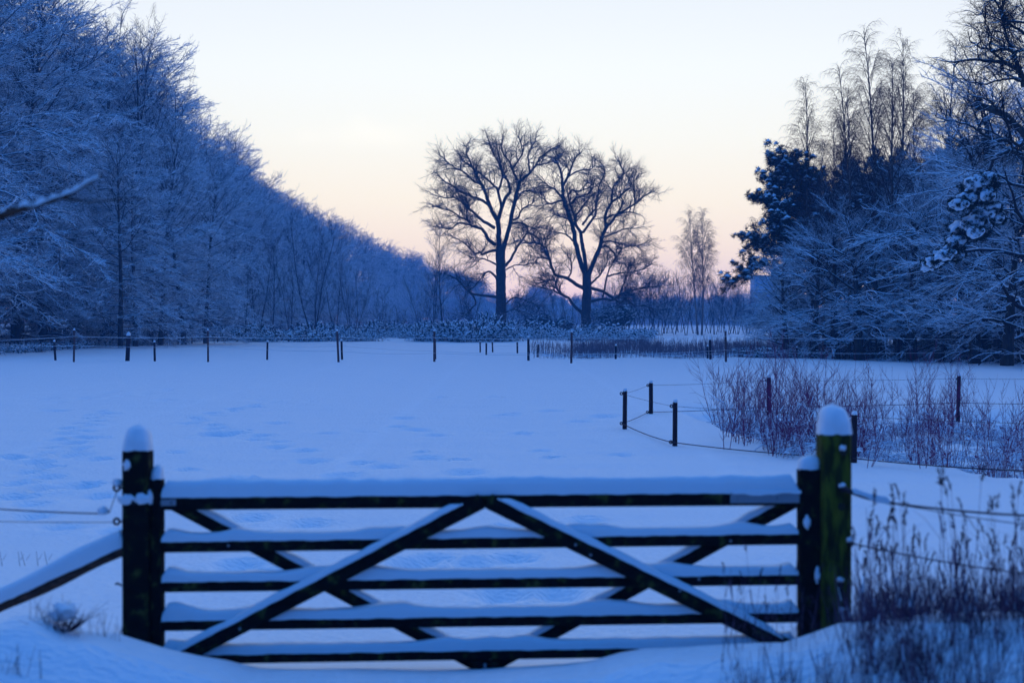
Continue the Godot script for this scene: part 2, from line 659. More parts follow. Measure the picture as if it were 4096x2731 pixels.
# bare trees with several stems that fork upwards
func bare(tall: float, stems: int, lean: float, kids: int, r: float, snow: float, s: int, list: Array, low := 0.25) -> Grow:
	rng.seed = s
	var g := Grow.new()
	g.sprays = list
	g.upright = sp_up if list != sp_birch else []
	g.seg = [8, 5, 4]
	g.wob = [0.09, 0.2, 0.25]
	g.lift = [0.25, 0.3, 0.15]
	g.snow = snow
	g.sides = [7, 4, 3]
	g.every = 0.7
	g.spray_size = [0.7, 1.1]
	for m in stems:
		var a := TAU * (m + rng.randf() * 0.5) / stems
		var d := Vector3(cos(a) * lean, 1.0, sin(a) * lean).normalized()
		var h := tall * rng.randf_range(0.8, 1.0)
		var trunk := limb(g, Vector3(cos(a), 0, sin(a)) * 0.12 * (stems - 1) - Vector3(0, 0.25, 0), d, h, r * rng.randf_range(0.75, 1.0), 0.02, 0)
		var turn := rng.randf() * TAU
		for k in kids:
			var t := lerpf(low, 0.97, (k + rng.randf() * 0.6) / kids)
			var q := along(trunk, t)
			turn += 2.4
			var b2 := aside(Vector3.UP, rng.randf_range(0.55, 1.0), turn)
			var long := tall * 0.26 * (1.15 - t * 0.75) * rng.randf_range(0.7, 1.2)
			var c := limb(g, q[0], b2, long, r * 0.32 * (1.2 - t), 0.01, 1)
			clothe(g, c, long, 0.2)
			for j in 3:
				var q2 := along(c, rng.randf_range(0.25, 0.9))
				var e := limb(g, q2[0], aside(q2[1], rng.randf_range(0.5, 0.9), rng.randf() * TAU), long * 0.45, 0.014, 0.007, 2)
				put(g, e[-1], e[-1] - e[-2])
				put(g, e[2], e[2] - e[1])
	return g


func birch(tall: float, stems: int, s: int, list: Array, many := 2.0, wide := 2.3) -> Grow:
	rng.seed = s
	var g := Grow.new()
	g.sprays = list
	g.seg = [10, 5, 3]
	g.wob = [0.035, 0.12, 0.2]
	g.lift = [0.1, 0.2, 0.0]
	g.sag = [0.0, 0.12, 0.3]
	g.snow = 0.0
	g.sides = [7, 4, 3]
	g.spray_size = [0.75, 1.25]
	for m in stems:
		var a := rng.randf() * TAU if stems == 1 else PI * m + 0.3
		var d := Vector3(cos(a) * 0.085 * (stems - 1), 1.0, sin(a) * 0.085 * (stems - 1)).normalized()
		var trunk := limb(g, Vector3(cos(a), 0, sin(a)) * 0.25 * (stems - 1) - Vector3(0, 0.2, 0), d, tall * rng.randf_range(0.88, 1.0), 0.16, 0.014, 0)
		var turn := rng.randf() * TAU
		var kids := int(tall * many)
		for k in kids:
			var t := lerpf(0.3, 0.985, (k + rng.randf() * 0.6) / kids)
			var q := along(trunk, t)
			turn += 2.4
			var long := lerpf(wide, 0.6, smoothstep(0.45, 1.0, t)) * rng.randf_range(0.5, 1.35)
			var c := limb(g, q[0], aside(Vector3.UP, lerpf(0.66, 0.34, t), turn), long, 0.042 * (1.25 - t), 0.008, 1)
			var n := int(long / 0.38) + 1
			for j in n:
				var q2 := along(c, lerpf(0.3, 1.0, float(j) / maxf(n - 1, 1)))
				var f: Vector3 = q2[1]
				f = Vector3(f.x, f.y * 0.3, f.z).normalized().rotated(Vector3.UP, rng.randf_range(-1.0, 1.0))
				put(g, q2[0], f)
	return g


func pine(tall: float, wide: float, low: float, branches: int, s: int, droop := 0.1) -> Grow:
	rng.seed = s
	var g := Grow.new()
	g.sprays = sp_pine
	g.seg = [8, 6, 3]
	g.wob = [0.06, 0.2, 0.3]
	g.lift = [0.15, 0.2, 0.3]
	g.sag = [0.0, droop, 0.0]
	g.snow = 0.6
	g.sides = [9, 5, 4]
	g.spray_size = [0.8, 1.3]
	var trunk := limb(g, Vector3(0, -0.3, 0), Vector3(rng.randf_range(-0.08, 0.08), 1, 0), tall * 0.95, 0.22, 0.05, 0)
	var turn := rng.randf() * TAU
	for k in branches:
		var t := lerpf(low, 0.99, (k + rng.randf() * 0.5) / branches)
		var q := along(trunk, t)
		turn += 2.4 + rng.randf_range(-0.4, 0.4)
		var long := wide * rng.randf_range(0.7, 1.1) * lerpf(1.0, 0.42, smoothstep(0.55, 1.0, t))
		var b := limb(g, q[0], aside(Vector3.UP, lerpf(1.5, 0.5, smoothstep(0.4, 1.0, t)), turn), long, 0.07 * (1.2 - t), 0.02, 1)
		var n := int(long * 2.2) + 2
		for j in n:
			var t2 := lerpf(0.35, 1.0, float(j) / (n - 1))
			var q2 := along(b, t2)
			var e := limb(g, q2[0], aside(q2[1], rng.randf_range(0.3, 0.9), rng.randf() * TAU), rng.randf_range(0.4, 0.9), 0.016, 0.008, 2)
			for m in 2:
				g.bag.add(sp_pine[rng.randi() % 4], Transform3D(Basis(Vector3.UP, rng.randf() * TAU).scaled(Vector3.ONE * rng.randf_range(0.75, 1.2)), e[1 + m * 2]))
	return g


# the two old trees: every big limb follows the photograph from left to right and up, and wanders in depth on its own
var hero_s := 1.0
var hero_d := 172.0
var hero_g: Grow
var hero_at := Vector3.ZERO
var hero_n := 0


func bough(r0: float, r1: float, pix: Array, bare_from := 0.25) -> void:
	hero_n += 1
	rng.seed = 900 + hero_n * 7
	var tilt := rng.randf_range(-0.85, 0.85)
	var ctrl := []
	var run := 0.0
	for k in pix.size():
		if k:
			run += (pix[k] - pix[k - 1]).length() / F * hero_d
		ctrl.append(at(pix[k].x, pix[k].y, hero_d) - hero_at + Vector3(0, 0, tilt * maxf(run - 0.6, 0.0) * 0.8 + (0.25 * sin(run * 1.3 + hero_n) if k else 0.0)))
	var pts := []
	var rads := []
	var per := 3
	var n := (ctrl.size() - 1) * per
	for k in n + 1:
		var i := mini(k / per, ctrl.size() - 2)
		var f := float(k) / per - i
		var p: Vector3 = ctrl[i].cubic_interpolate(ctrl[i + 1], ctrl[maxi(i - 1, 0)], ctrl[mini(i + 2, ctrl.size() - 1)], f)
		pts.append(p + (toss(0.05 * hero_s) if k > 0 else Vector3.ZERO))
		rads.append(lerpf(r0, r1, pow(float(k) / n, 0.85)) / F * hero_d)
	lay(hero_g, pts, rads, 0)
	var side_every := 0.6 * hero_s
	var m := int(run / side_every)
	for k in m + 1:
		var t := lerpf(bare_from, 1.0, float(k) / maxf(m, 1))
		var q := along(pts, t)
		var d: Vector3 = q[1]
		var tip := k == m
		if not tip:
			d = aside(d, rng.randf_range(0.5, 1.05), rng.randf() * TAU)
		d = (d + Vector3(0, 0.12, 0)).normalized()
		var long := hero_s * lerpf(2.7, 1.15, t) * rng.randf_range(0.65, 1.15)
		var c := limb(hero_g, q[0], d, long, minf(0.08, r1 / F * hero_d * 1.2) * minf(1.0, hero_s * 1.6), 0.028 * hero_s, 1)
		for j in (4 if hero_s == 1.0 else 0):
			var q2 := along(c, rng.randf_range(0.25, 1.0))
			put(hero_g, q2[0], aside(q2[1], rng.randf_range(0.5, 1.1), rng.randf() * TAU))
		var kids := int(long / hero_s * 2.1)
		for j in kids:
			var q2 := along(c, lerpf(0.2, 1.0, float(j) / maxf(kids - 1, 1)))
			var e := limb(hero_g, q2[0], aside(q2[1], rng.randf_range(0.45, 1.0), rng.randf() * TAU), hero_s * rng.randf_range(0.6, 1.3), 0.032 * hero_s, 0.014 * hero_s, 2)
			put(hero_g, e[-1], e[-1] - e[-2])
			put(hero_g, e[2], aside(e[2] - e[1], 0.7, rng.randf() * TAU))
			put(hero_g, e[1], aside(e[2] - e[1], 0.9, rng.randf() * TAU))
			put(hero_g, q2[0], aside(q2[1], 0.9, rng.randf() * TAU))


func hero_start(px: float, py: float) -> void:
	hero_g = Grow.new()
	hero_g.sprays = sp_bare
	hero_g.upright = sp_bare
	hero_g.seg = [8, 5, 3]
	hero_g.wob = [0.1, 0.34, 0.42]
	hero_g.lift = [0.0, 0.05, 0.03]
	hero_g.snow = 0.4
	hero_g.defer = true
	hero_g.sides = [9, 5, 3]
	hero_g.spray_size = [0.7 * hero_s, 1.05 * hero_s]
	hero_at = on(px, hero_d)


func V(x: float, y: float) -> Vector2:
	return Vector2(x, y)


func oak_limbs() -> Grow:
	hero_s = 0.46
	hero_d = 46.0
	hero_start(4335, 1440)
	bough(26, 12, [V(4335, 1470), V(4332, 1100), V(4325, 800), V(4290, 520), V(4200, 395), V(4096, 344)], 2.0)
	bough(11, 3, [V(4096, 344), V(4085, 306), V(4055, 268), V(4028, 252), V(3990, 241), V(3940, 230), V(3883, 231), V(3825, 235)], 0.15)
	bough(9, 3, [V(4085, 306), V(4078, 260), V(4058, 214), V(4036, 164), V(4013, 134), V(3993, 88), V(3984, 50), V(3986, -20)], 0.2)
	bough(6, 2.5, [V(4050, 200), V(4020, 195), V(3993, 196), V(3951, 191), V(3913, 187), V(3867, 172)], 0.2)
	bough(6, 2.5, [V(4020, 250), V(3985, 205), V(3962, 185), V(3968, 150), V(3950, 120), V(3925, 95)], 0.3)
	bough(7, 3, [V(4240, 430), V(4180, 330), V(4120, 245), V(4060, 228), V(4010, 228), V(3960, 222)], 0.3)
	bough(6, 2.5, [V(4210, 390), V(4140, 350), V(4096, 337), V(4055, 318), V(4005, 318), V(3959, 329), V(3910, 322)], 0.3)
	bough(9, 3, [V(4260, 460), V(4220, 250), V(4160, 110), V(4096, 60), V(4060, 0), V(4040, -60)], 0.3)
	bough(6, 2.5, [V(4150, 105), V(4100, 92), V(4050, 85), V(4010, 75), V(3975, 60)], 0.2)
	bough(8, 3, [V(4300, 700), V(4200, 640), V(4120, 600), V(4051, 562), V(4036, 524), V(4020, 474), V(3986, 440), V(3963, 405), V(3930, 390)], 0.3)
	bough(7, 3, [V(4310, 800), V(4200, 690), V(4110, 640), V(4040, 650), V(3990, 620), V(3940, 640)], 0.3)
	bough(6, 2.5, [V(4051, 562), V(4000, 560), V(3940, 540), V(3890, 500), V(3840, 480), V(3780, 460)], 0.2)
	hero_s = 1.0
	hero_d = 172.0
	return hero_g


func left_hero() -> Grow:
	hero_start(2005, 1340)
	bough(22, 19, [V(2005, 1352), V(2005, 1300), V(2005, 1250), V(2004, 1208), V(2003, 1180), V(2004, 1140), V(2003, 1080), V(2003, 1020), V(2002, 990)], 2.0)
	bough(11, 9, [V(1998, 1010), V(1995, 960), V(1994, 920), V(1991, 880)], 2.0)
	bough(9, 2.2, [V(1991, 882), V(1971, 852), V(1959, 823), V(1945, 779), V(1933, 743), V(1918, 717), V(1901, 685), V(1886, 658), V(1871, 623), V(1862, 597), V(1866, 567)])
	bough(8, 2.2, [V(1991, 882), V(2006, 832), V(2024, 785), V(2040, 764), V(2036, 729), V(2026, 711), V(2018, 691), V(2006, 664), V(1998, 628), V(1990, 590), V(1984, 556)])
	bough(6, 2, [V(2006, 832), V(1992, 764), V(1971, 743), V(1942, 717), V(1912, 694), V(1880, 672), V(1851, 655)])
	bough(5, 2, [V(1992, 764), V(2006, 728), V(2011, 700), V(1994, 655), V(1975, 620), V(1958, 575)])
	bough(7, 2, [V(1980, 911), V(1947, 893), V(1915, 867), V(1886, 840), V(1862, 823), V(1842, 799), V(1812, 781), V(1772, 779), V(1735, 770)])
	bough(7, 2, [V(1975, 858), V(1953, 817), V(1918, 796), V(1883, 785), V(1836, 764), V(1807, 743), V(1777, 726), V(1752, 700)])
	bough(5, 2, [V(1945, 779), V(1925, 740), V(1893, 722), V(1855, 690), V(1820, 672), V(1790, 650), V(1764, 628)])
	bough(8, 2, [V(1983, 979), V(1953, 956), V(1933, 920), V(1915, 909), V(1883, 900), V(1871, 878), V(1836, 861), V(1801, 837), V(1757, 826), V(1720, 812)])
	bough(4, 1.8, [V(1883, 900), V(1836, 893), V(1801, 914), V(1765, 910), V(1742, 905)])
	bough(4, 1.8, [V(1871, 878), V(1868, 850), V(1878, 826), V(1866, 800)])
	bough(6, 1.8, [V(1985, 1000), V(1942, 1011), V(1926, 1018), V(1922, 1006), V(1901, 1014), V(1877, 991), V(1848, 965), V(1820, 955)])
	bough(6, 1.8, [V(1990, 1188), V(1924, 1179), V(1883, 1173), V(1854, 1144), V(1824, 1114), V(1777, 1094)], 0.4)
	bough(4, 1.5, [V(1883, 1173), V(1902, 1205), V(1895, 1225), V(1880, 1240), V(1862, 1262)], 0.5)
	bough(6, 1.6, [V(1992, 1123), V(1977, 1100), V(1953, 1085), V(1933, 1105), V(1912, 1130), V(1895, 1152)], 0.4)
	bough(4, 1.4, [V(1990, 1060), V(1960, 1045), V(1925, 1032), V(1885, 1028), V(1850, 1010)], 0.3)
	bough(9, 7, [V(2012, 1010), V(2018, 985), V(2033, 929), V(2044, 881), V(2059, 808), V(2074, 749), V(2080, 726)], 0.6)
	bough(6, 2, [V(2080, 726), V(2118, 691), V(2141, 658), V(2159, 626), V(2188, 600), V(2217, 579)])
	bough(6, 2, [V(2080, 726), V(2062, 705), V(2050, 676), V(2038, 641), V(2016, 611), V(2004, 575), V(2010, 545)])
	bough(4, 2, [V(2118, 691), V(2116, 650), V(2112, 620), V(2128, 585), V(2144, 550)])
	bough(4, 2, [V(2050, 676), V(2072, 640), V(2092, 615), V(2084, 575), V(2075, 545)])
	bough(4, 1.8, [V(2141, 658), V(2178, 655), V(2206, 650), V(2226, 655)])
	bough(5, 1.8, [V(2062, 806), V(2077, 782), V(2100, 764), V(2129, 764), V(2152, 770), V(2178, 770)])
	bough(5, 1.8, [V(2048, 880), V(2072, 872), V(2085, 843), V(2109, 826), V(2129, 817), V(2136, 790)])
	bough(5, 1.8, [V(2044, 893), V(2085, 893), V(2118, 905), V(2150, 915), V(2166, 940)])
	bough(6, 1.8, [V(2022, 1064), V(2053, 1020), V(2077, 973), V(2106, 932), V(2112, 912), V(2098, 890)])
	bough(4, 1.6, [V(2106, 932), V(2135, 938), V(2160, 955), V(2185, 950)])
	bough(3, 1.3, [V(2022, 1080), V(2060, 1060), V(2095, 1062), V(2125, 1052)])
	bough(3.5, 1.3, [V(2018, 1225), V(2045, 1195), V(2075, 1192), V(2110, 1205), V(2150, 1220)])
	bough(3, 1.2, [V(2018, 1250), V(2055, 1238), V(2090, 1246), V(2125, 1258)])
	return hero_g


func right_hero() -> Grow:
	hero_start(2345, 1330)
	bough(21, 17, [V(2345, 1345), V(2344, 1300), V(2344, 1250), V(2346, 1210), V(2347, 1170), V(2344, 1128), V(2346, 1100)], 2.0)
	bough(10, 8, [V(2338, 1090), V(2318, 1033), V(2309, 989), V(2303, 971), V(2295, 912), V(2280, 859), V(2262, 809), V(2252, 771)], 0.5)
	bough(7, 2, [V(2252, 771), V(2251, 736), V(2248, 701), V(2242, 671), V(2230, 648), V(2222, 639), V(2240, 612), V(2258, 595)])
	bough(6, 2, [V(2252, 740), V(2271, 707), V(2288, 660), V(2305, 628), V(2320, 604)])
	bough(4, 1.8, [V(2262, 720), V(2290, 695), V(2330, 680), V(2368, 676), V(2380, 655)])
	bough(9, 4, [V(2342, 1095), V(2342, 1057), V(2332, 989), V(2327, 956), V(2324, 927), V(2306, 897), V(2301, 865), V(2292, 839), V(2284, 815), V(2274, 771)], 0.55)
	bough(6, 2, [V(2326, 930), V(2339, 921), V(2368, 877), V(2383, 859), V(2386, 809), V(2395, 765), V(2400, 730), V(2421, 689), V(2417, 663)])
	bough(5, 2, [V(2301, 865), V(2324, 836), V(2342, 812), V(2368, 780), V(2392, 768)])
	bough(5, 2, [V(2288, 815), V(2300, 795), V(2325, 785), V(2362, 770), V(2372, 730)])
	bough(5, 2, [V(2330, 900), V(2352, 870), V(2375, 845), V(2384, 830)])
	bough(5, 1.8, [V(2278, 775), V(2290, 760), V(2312, 762), V(2338, 758), V(2365, 740)])
	bough(10, 7, [V(2352, 1110), V(2371, 1054), V(2397, 998), V(2400, 985), V(2409, 941), V(2424, 906)], 0.5)
	bough(7, 2, [V(2424, 906), V(2421, 877), V(2424, 848), V(2444, 815), V(2450, 780), V(2453, 748), V(2477, 718), V(2494, 689), V(2483, 663), V(2474, 642)])
	bough(6, 2, [V(2424, 906), V(2441, 892), V(2468, 859), V(2483, 830), V(2491, 809), V(2484, 775)])
	bough(5, 2, [V(2422, 874), V(2440, 864), V(2471, 856), V(2518, 848), V(2546, 853)])
	bough(5, 2, [V(2471, 856), V(2515, 830), V(2541, 812), V(2573, 786), V(2600, 771)])
	bough(5, 2, [V(2444, 809), V(2477, 786), V(2500, 765), V(2527, 742), V(2520, 712), V(2545, 690)])
	bough(3.5, 1.8, [V(2541, 812), V(2536, 770), V(2534, 735), V(2548, 710)])
	bough(5, 1.8, [V(2262, 809), V(2224, 762), V(2201, 748), V(2177, 730), V(2160, 715)])
	bough(5, 1.8, [V(2254, 800), V(2224, 809), V(2198, 815), V(2177, 798), V(2160, 790)])
	bough(4, 1.6, [V(2277, 877), V(2248, 868), V(2218, 858), V(2204, 876)])
	bough(4, 1.6, [V(2295, 965), V(2271, 941), V(2241, 930), V(2215, 925)])
	bough(8, 3, [V(2336, 1154), V(2304, 1136), V(2271, 1115), V(2224, 1104), V(2207, 1077), V(2192, 1036), V(2177, 1007), V(2160, 986), V(2130, 980), V(2095, 982)], 0.3)
	bough(4, 1.6, [V(2192, 1036), V(2170, 1030), V(2150, 1034), V(2132, 1060)])
	bough(4, 1.6, [V(2224, 1104), V(2205, 1060), V(2190, 1010), V(2180, 975), V(2196, 940)])
	bough(4, 1.6, [V(2271, 1115), V(2286, 1080), V(2284, 1045), V(2262, 1016)])
	bough(7, 2.2, [V(2330, 1253), V(2295, 1221), V(2277, 1192), V(2248, 1177), V(2227, 1148), V(2218, 1118), V(2190, 1122), V(2150, 1130)], 0.4)
	bough(4, 1.5, [V(2250, 1180), V(2210, 1160), V(2180, 1152), V(2148, 1148)])
	bough(7, 2.2, [V(2362, 1151), V(2412, 1165), V(2447, 1189), V(2485, 1209), V(2509, 1198), V(2541, 1221), V(2588, 1224), V(2620, 1235)], 0.3)
	bough(6, 2, [V(2362, 1206), V(2412, 1195), V(2445, 1202), V(2480, 1180), V(2530, 1160), V(2580, 1148), V(2628, 1146)], 0.4)
	bough(5, 1.6, [V(2402, 988), V(2425, 985), V(2444, 998), V(2462, 1019), V(2468, 1042), V(2500, 1051), V(2527, 1060), V(2560, 1052)])
	bough(4, 1.5, [V(2410, 950), V(2440, 940), V(2475, 925), V(2510, 912), V(2540, 915)])
	bough(4, 1.5, [V(2408, 970), V(2445, 965), V(2490, 975), V(2545, 985), V(2585, 968)])
	bough(4, 1.3, [V(2412, 1186), V(2424, 1124), V(2436, 1077), V(2462, 1030), V(2483, 1001), V(2510, 990)], 0.4)
	bough(3.5, 1.3, [V(2474, 1195), V(2491, 1148), V(2506, 1101), V(2520, 1070)], 0.4)
	bough(5, 3, [V(2360, 1140), V(2380, 1120), V(2396, 1104), V(2405, 1092)], 0.7)
	bough(3, 1.3, [V(2400, 1100), V(2420, 1068), V(2432, 1040), V(2428, 1015)], 0.3)
	bough(4, 1.4, [V(2430, 1105), V(2470, 1095), V(2520, 1088), V(2570, 1078), V(2600, 1060)], 0.3)
	return hero_g


# ---------------------------------------------------------------- ground
var prints := []


func trail(pix: Array, step: float, size: float) -> void:
	var path := []
	for p in pix:
		path.append(ground(p.x, p.y))
	var run := 0.0
	var k := 0
	for i in path.size() - 1:
		var a: Vector3 = path[i]
		var b: Vector3 = path[i + 1]
		var d := (b - a).normalized()
		var l := a.distance_to(b)
		while run < l:
			var p := a + d * run + Vector3(d.z, 0, -d.x) * (0.13 if k % 2 else -0.13) + toss(0.06)
			prints.append([p.x, p.z, size * rng.randf_range(0.8, 1.25)])
			k += 1
			run += step * rng.randf_range(0.85, 1.2)
		run -= l


func lines(spans: Array) -> PackedFloat32Array:
	var r := PackedFloat32Array([spans[0][0]])
	for s in spans:
		var n := int(ceilf((s[1] - s[0]) / s[2]))
		for k in n:
			r.append(lerpf(s[0], s[1], (k + 1.0) / n))
	return r


func make_ground() -> void:
	rng.seed = 5
	trail([V(60, 2010), V(150, 1900), V(230, 1800), V(300, 1720), V(430, 1640)], 0.62, 0.17)
	trail([V(1180, 1800), V(1080, 1765), V(960, 1725), V(850, 1705), V(760, 1690), V(860, 1655), V(1040, 1620), V(1250, 1600)], 0.7, 0.17)
	trail([V(20, 1830), V(200, 1815), V(400, 1760)], 0.8, 0.15)
	trail([V(700, 1560), V(500, 1590), V(200, 1610)], 0.9, 0.15)
	for p in [V(131, 2058), V(241, 2105), V(480, 2120), V(403, 1973), V(1006, 2064), V(1237, 2088), V(1000, 2130), V(2356, 2072), V(2010, 2105), V(1730, 2232), V(1900, 2245), V(2057, 2228), V(1640, 2250), V(2010, 2380), V(2230, 2375), V(960, 2260), V(1120, 2300)]:
		var q := ground(p.x, p.y)
		prints.append([q.x, q.z, 0.19])
	for k in 60:
		var q := ground(rng.randf_range(0, 2500), rng.randf_range(1560, 2000))
		prints.append([q.x, q.z, rng.randf_range(0.1, 0.3)])
	var xs := lines([[-300.0, -200.0, 20.0], [-200.0, -40.0, 5.0], [-40.0, -12.0, 0.7], [-12.0, 7.0, 0.14], [7.0, 16.0, 0.25], [16.0, 60.0, 1.0], [60.0, 200.0, 10.0], [200.0, 400.0, 25.0]])
	var zs := lines([[-880.0, -300.0, 20.0], [-300.0, -140.0, 4.0], [-140.0, -60.0, 1.0], [-60.0, -34.0, 0.3], [-34.0, -14.0, 0.14], [-14.0, -5.0, 0.07], [-5.0, 4.0, 0.3], [4.0, 120.0, 12.0]])
	var w := xs.size()
	var d := zs.size()
	var hs := PackedFloat32Array()
	hs.resize(w * d)
	for j in d:
		for i in w:
			hs[j * w + i] = height(xs[i], zs[j])
	for p in prints:
		var r: float = p[2]
		var i0 := xs.bsearch(p[0] - r * 2.2)
		var i1 := xs.bsearch(p[0] + r * 2.2)
		var j0 := zs.bsearch(p[1] - r * 3.2)
		var j1 := zs.bsearch(p[1] + r * 3.2)
		for j in range(j0, j1):
			for i in range(i0, i1):
				var q := Vector2((xs[i] - p[0]) / r, (zs[j] - p[1]) / (r * 1.35)).length()
				hs[j * w + i] += -0.105 * exp(-q * q * q * q) + 0.02 * exp(-pow((q - 1.35) / 0.35, 2.0))
	var g := Geo.new()
	g.v.resize(w * d)
	g.n.resize(w * d)
	for j in d:
		var ja := maxi(j - 1, 0)
		var jb := mini(j + 1, d - 1)
		for i in w:
			var ia := maxi(i - 1, 0)
			var ib := mini(i + 1, w - 1)
			g.v[j * w + i] = Vector3(xs[i], hs[j * w + i], zs[j])
			g.n[j * w + i] = Vector3((hs[j * w + ia] - hs[j * w + ib]) / (xs[ib] - xs[ia]), 1.0, (hs[ja * w + i] - hs[jb * w + i]) / (zs[jb] - zs[ja])).normalized()
	g.ix.resize((w - 1) * (d - 1) * 6)
	var k := 0
	for j in d - 1:
		for i in w - 1:
			var a := j * w + i
			g.ix[k] = a
			g.ix[k + 1] = a + 1
			g.ix[k + 2] = a + w
			g.ix[k + 3] = a + 1
			g.ix[k + 4] = a + w + 1
			g.ix[k + 5] = a + w
			k += 6
	var o := part("snow_ground", g.mesh(), M.snow, self)
	o.set_meta("kind", "structure")
	o.set_meta("label", "snow covered field with footprints, a ditch and a bank in front of the gate")


# ---------------------------------------------------------------- gate
func G(px: float, py: float, dz := 0.0) -> Vector3:
	return at(px, py, GATE) + Vector3(0, 0, dz)


func beam(a: Vector3, b: Vector3, tall: float, deep: float, bevel := 0.006) -> ArrayMesh:
	var g := Geo.new()
	var x := (b - a).normalized()
	var z := Vector3(0, 0, 1)
	var y := z.cross(x).normalized()
	z = x.cross(y)
	g.box(Transform3D(Basis(x, y, z), (a + b) * 0.5), Vector3(a.distance_to(b), tall, deep), bevel)
	return g.mesh()


func span(a: Vector3, b: Vector3, n: int) -> Array:
	var r := []
	for k in n + 1:
		r.append(a.lerp(b, float(k) / n))
	return r


const PX := 0.0013708   # metres per photograph pixel at the gate


func make_gate() -> void:
	rng.seed = 11
	var gate := thing("field_gate", Vector3.ZERO, "wide dark wooden field gate with five rails, crossed braces and snow on every rail", "gate")
	var c := G(1941, 2650)
	c.y = height(c.x, -GATE)
	gate.position = c
	var L := [[607, 2010, 3205, 1990, 57], [607, 2183, 3205, 2150, 50], [607, 2342, 3205, 2312, 48], [607, 2497, 3205, 2462, 47], [607, 2633, 3205, 2592, 44]]
	# where the braces cross each rail and the snow is heaped up
	var heaps := [[], [930, 1480, 1600, 2290, 2400, 2960, 1941], [1230, 1330, 1480, 2420, 2560, 2700], [1010, 1500, 1600, 2370, 2480, 2880, 700], [760, 1770, 2100, 3090, 1941]]
	for k in 5:
		var q: Array = L[k]
		var a := G(q[0], q[1]) - c
		var b := G(q[2], q[3]) - c
		part("rail", beam(a, b, q[4] * PX, 0.062), M.gate_wood, gate)
		var n := 170
		var top = Vector3.UP * (q[4] * PX * 0.5 - 0.002)
		var pts := span(a + top + (b - a) * 0.014, b + top - (b - a) * 0.006, n)
		var th := []
		for i in n + 1:
			var px := lerpf(q[0], q[2], float(i) / n)
			var t := [0.088, 0.036, 0.042, 0.046, 0.046][k] as float
			for h in heaps[k]:
				t += 0.022 * exp(-pow((px - h) / 75.0, 2.0))
			if k > 0:
				t += 0.03 * exp(-pow((px - 650.0) / 60.0, 2.0)) + 0.018 * exp(-pow((px - 3190.0) / 45.0, 2.0))
			th.append(t * (1.0 + 0.10 * rough.get_noise_2d(px * 0.16, k * 50.0)))
		part("snow_layer", snow_strip(pts, 0.036, th, 9, 0.010, k * 17.0), M.snow_near, gate)
	# the two braces in front and the two behind
	for q in [[680, 2645, 1928, 1998, 0.0515, 62], [1954, 1998, 3172, 2592, 0.0515, 62], [640, 1992, 1946, 2684, -0.0515, 58], [1938, 2684, 3212, 1992, -0.0515, 58]]:
		var a := G(q[0], q[1], q[4]) - c
		var b := G(q[2], q[3], q[4]) - c
		part("brace", beam(a, b, q[5] * PX, 0.040), M.gate_wood, gate)
		var n := 70
		var up := (b - a).cross(Vector3(0, 0, 1) if b.x > a.x else Vector3(0, 0, -1)).normalized() * -1.0
		if up.y < 0.0:
			up = -up
		var th := []
		for i in n + 1:
			th.append(0.031 * (1.0 + 0.35 * rough.get_noise_2d(i * 2.2, q[0])) * smoothstep(0.0, 0.05, minf(i, n - i) / float(n)))
		part("snow_layer", snow_strip(span(a + up * (q[5] * PX * 0.5 - 0.004) + (b - a) * 0.02, b + up * (q[5] * PX * 0.5 - 0.004) - (b - a) * 0.05, n), 0.026, th, 8, 0.010, q[0]), M.snow_near, gate)
	# uprights
	for q in [[628, 1910, 2640, 46, 0.09], [3236, 1872, 2560, 86, 0.10]]:
		var a := G(q[0], q[1]) - c
		var b := G(q[0] + 2, q[2]) - c
		part("upright", beam(a, b, q[3] * PX, q[4], 0.01), M.gate_wood, gate)
		part("snow_cap", dome(a + Vector3.UP * 0.0, q[3] * PX * 0.5, 0.045, 0.075, Vector3(0.01, 0, 0), 0.6), M.snow_near, gate)
	part("apex_block", beam(G(1886, 2652, 0.02) - c, G(1996, 2652, 0.02) - c, 0.035, 0.05), M.gate_wood, gate)
	var v := Geo.new()
	v.box(Transform3D(Basis(Vector3(0, 0, 1), PI * 0.25), G(1941, 2655, -0.0515) - c), Vector3(0.075, 0.075, 0.044), 0.005)
	part("apex_block", v.mesh(), M.gate_wood, gate)
	part("drop_bolt", beam(G(1941, 2640, 0.075) - c, G(1941, 2697, 0.075) - c, 0.014, 0.012, 0.003), M.steel, gate)
	# hinge strap on the right, latch plate on the left, bolts
	part("hinge_strap", beam(G(2918, 1988, 0.036) - c, G(3276, 1986, 0.036) - c, 0.058, 0.008, 0.002), M.steel, gate)
	for px in [2950, 3105, 3210]:
		part("bolt", ball(G(px, 1990, 0.041) - c, 0.009), M.steel, gate)
	part("snow_layer", snow_strip(span(G(2925, 1966, 0.040) - c, G(3270, 1964, 0.040) - c, 50), 0.008, fill(51, 0.012), 6, 0.03, 3.0), M.snow_near, gate)
	part("latch_plate", beam(G(607, 2008, 0.036) - c, G(709, 2006, 0.036) - c, 0.034, 0.006, 0.002), M.steel, gate)
	for px in [645, 690]:
		part("bolt", ball(G(px, 2007, 0.040) - c, 0.006), M.dark_metal, gate)
	for q in [[917, 2178], [2300, 2170], [2360, 2210], [2714, 2352], [968, 2503], [2920, 2160], [2790, 2306]]:
		part("bolt", ball(G(q[0], q[1], 0.075 if q[0] > 2200 and q[0] < 2800 or q[0] == 968 else 0.032) - c, 0.008), M.steel, gate)
	# clots of snow clinging to the right-hand upright
	for q in [[3222, 2085, 28, 50], [3262, 2290, 20, 60]]:
		part("snow_clot", clot(G(q[0], q[1], 0.058) - c, q[2] * PX * 0.45, q[3] * PX * 0.5, 0.014), M.snow_near, gate)


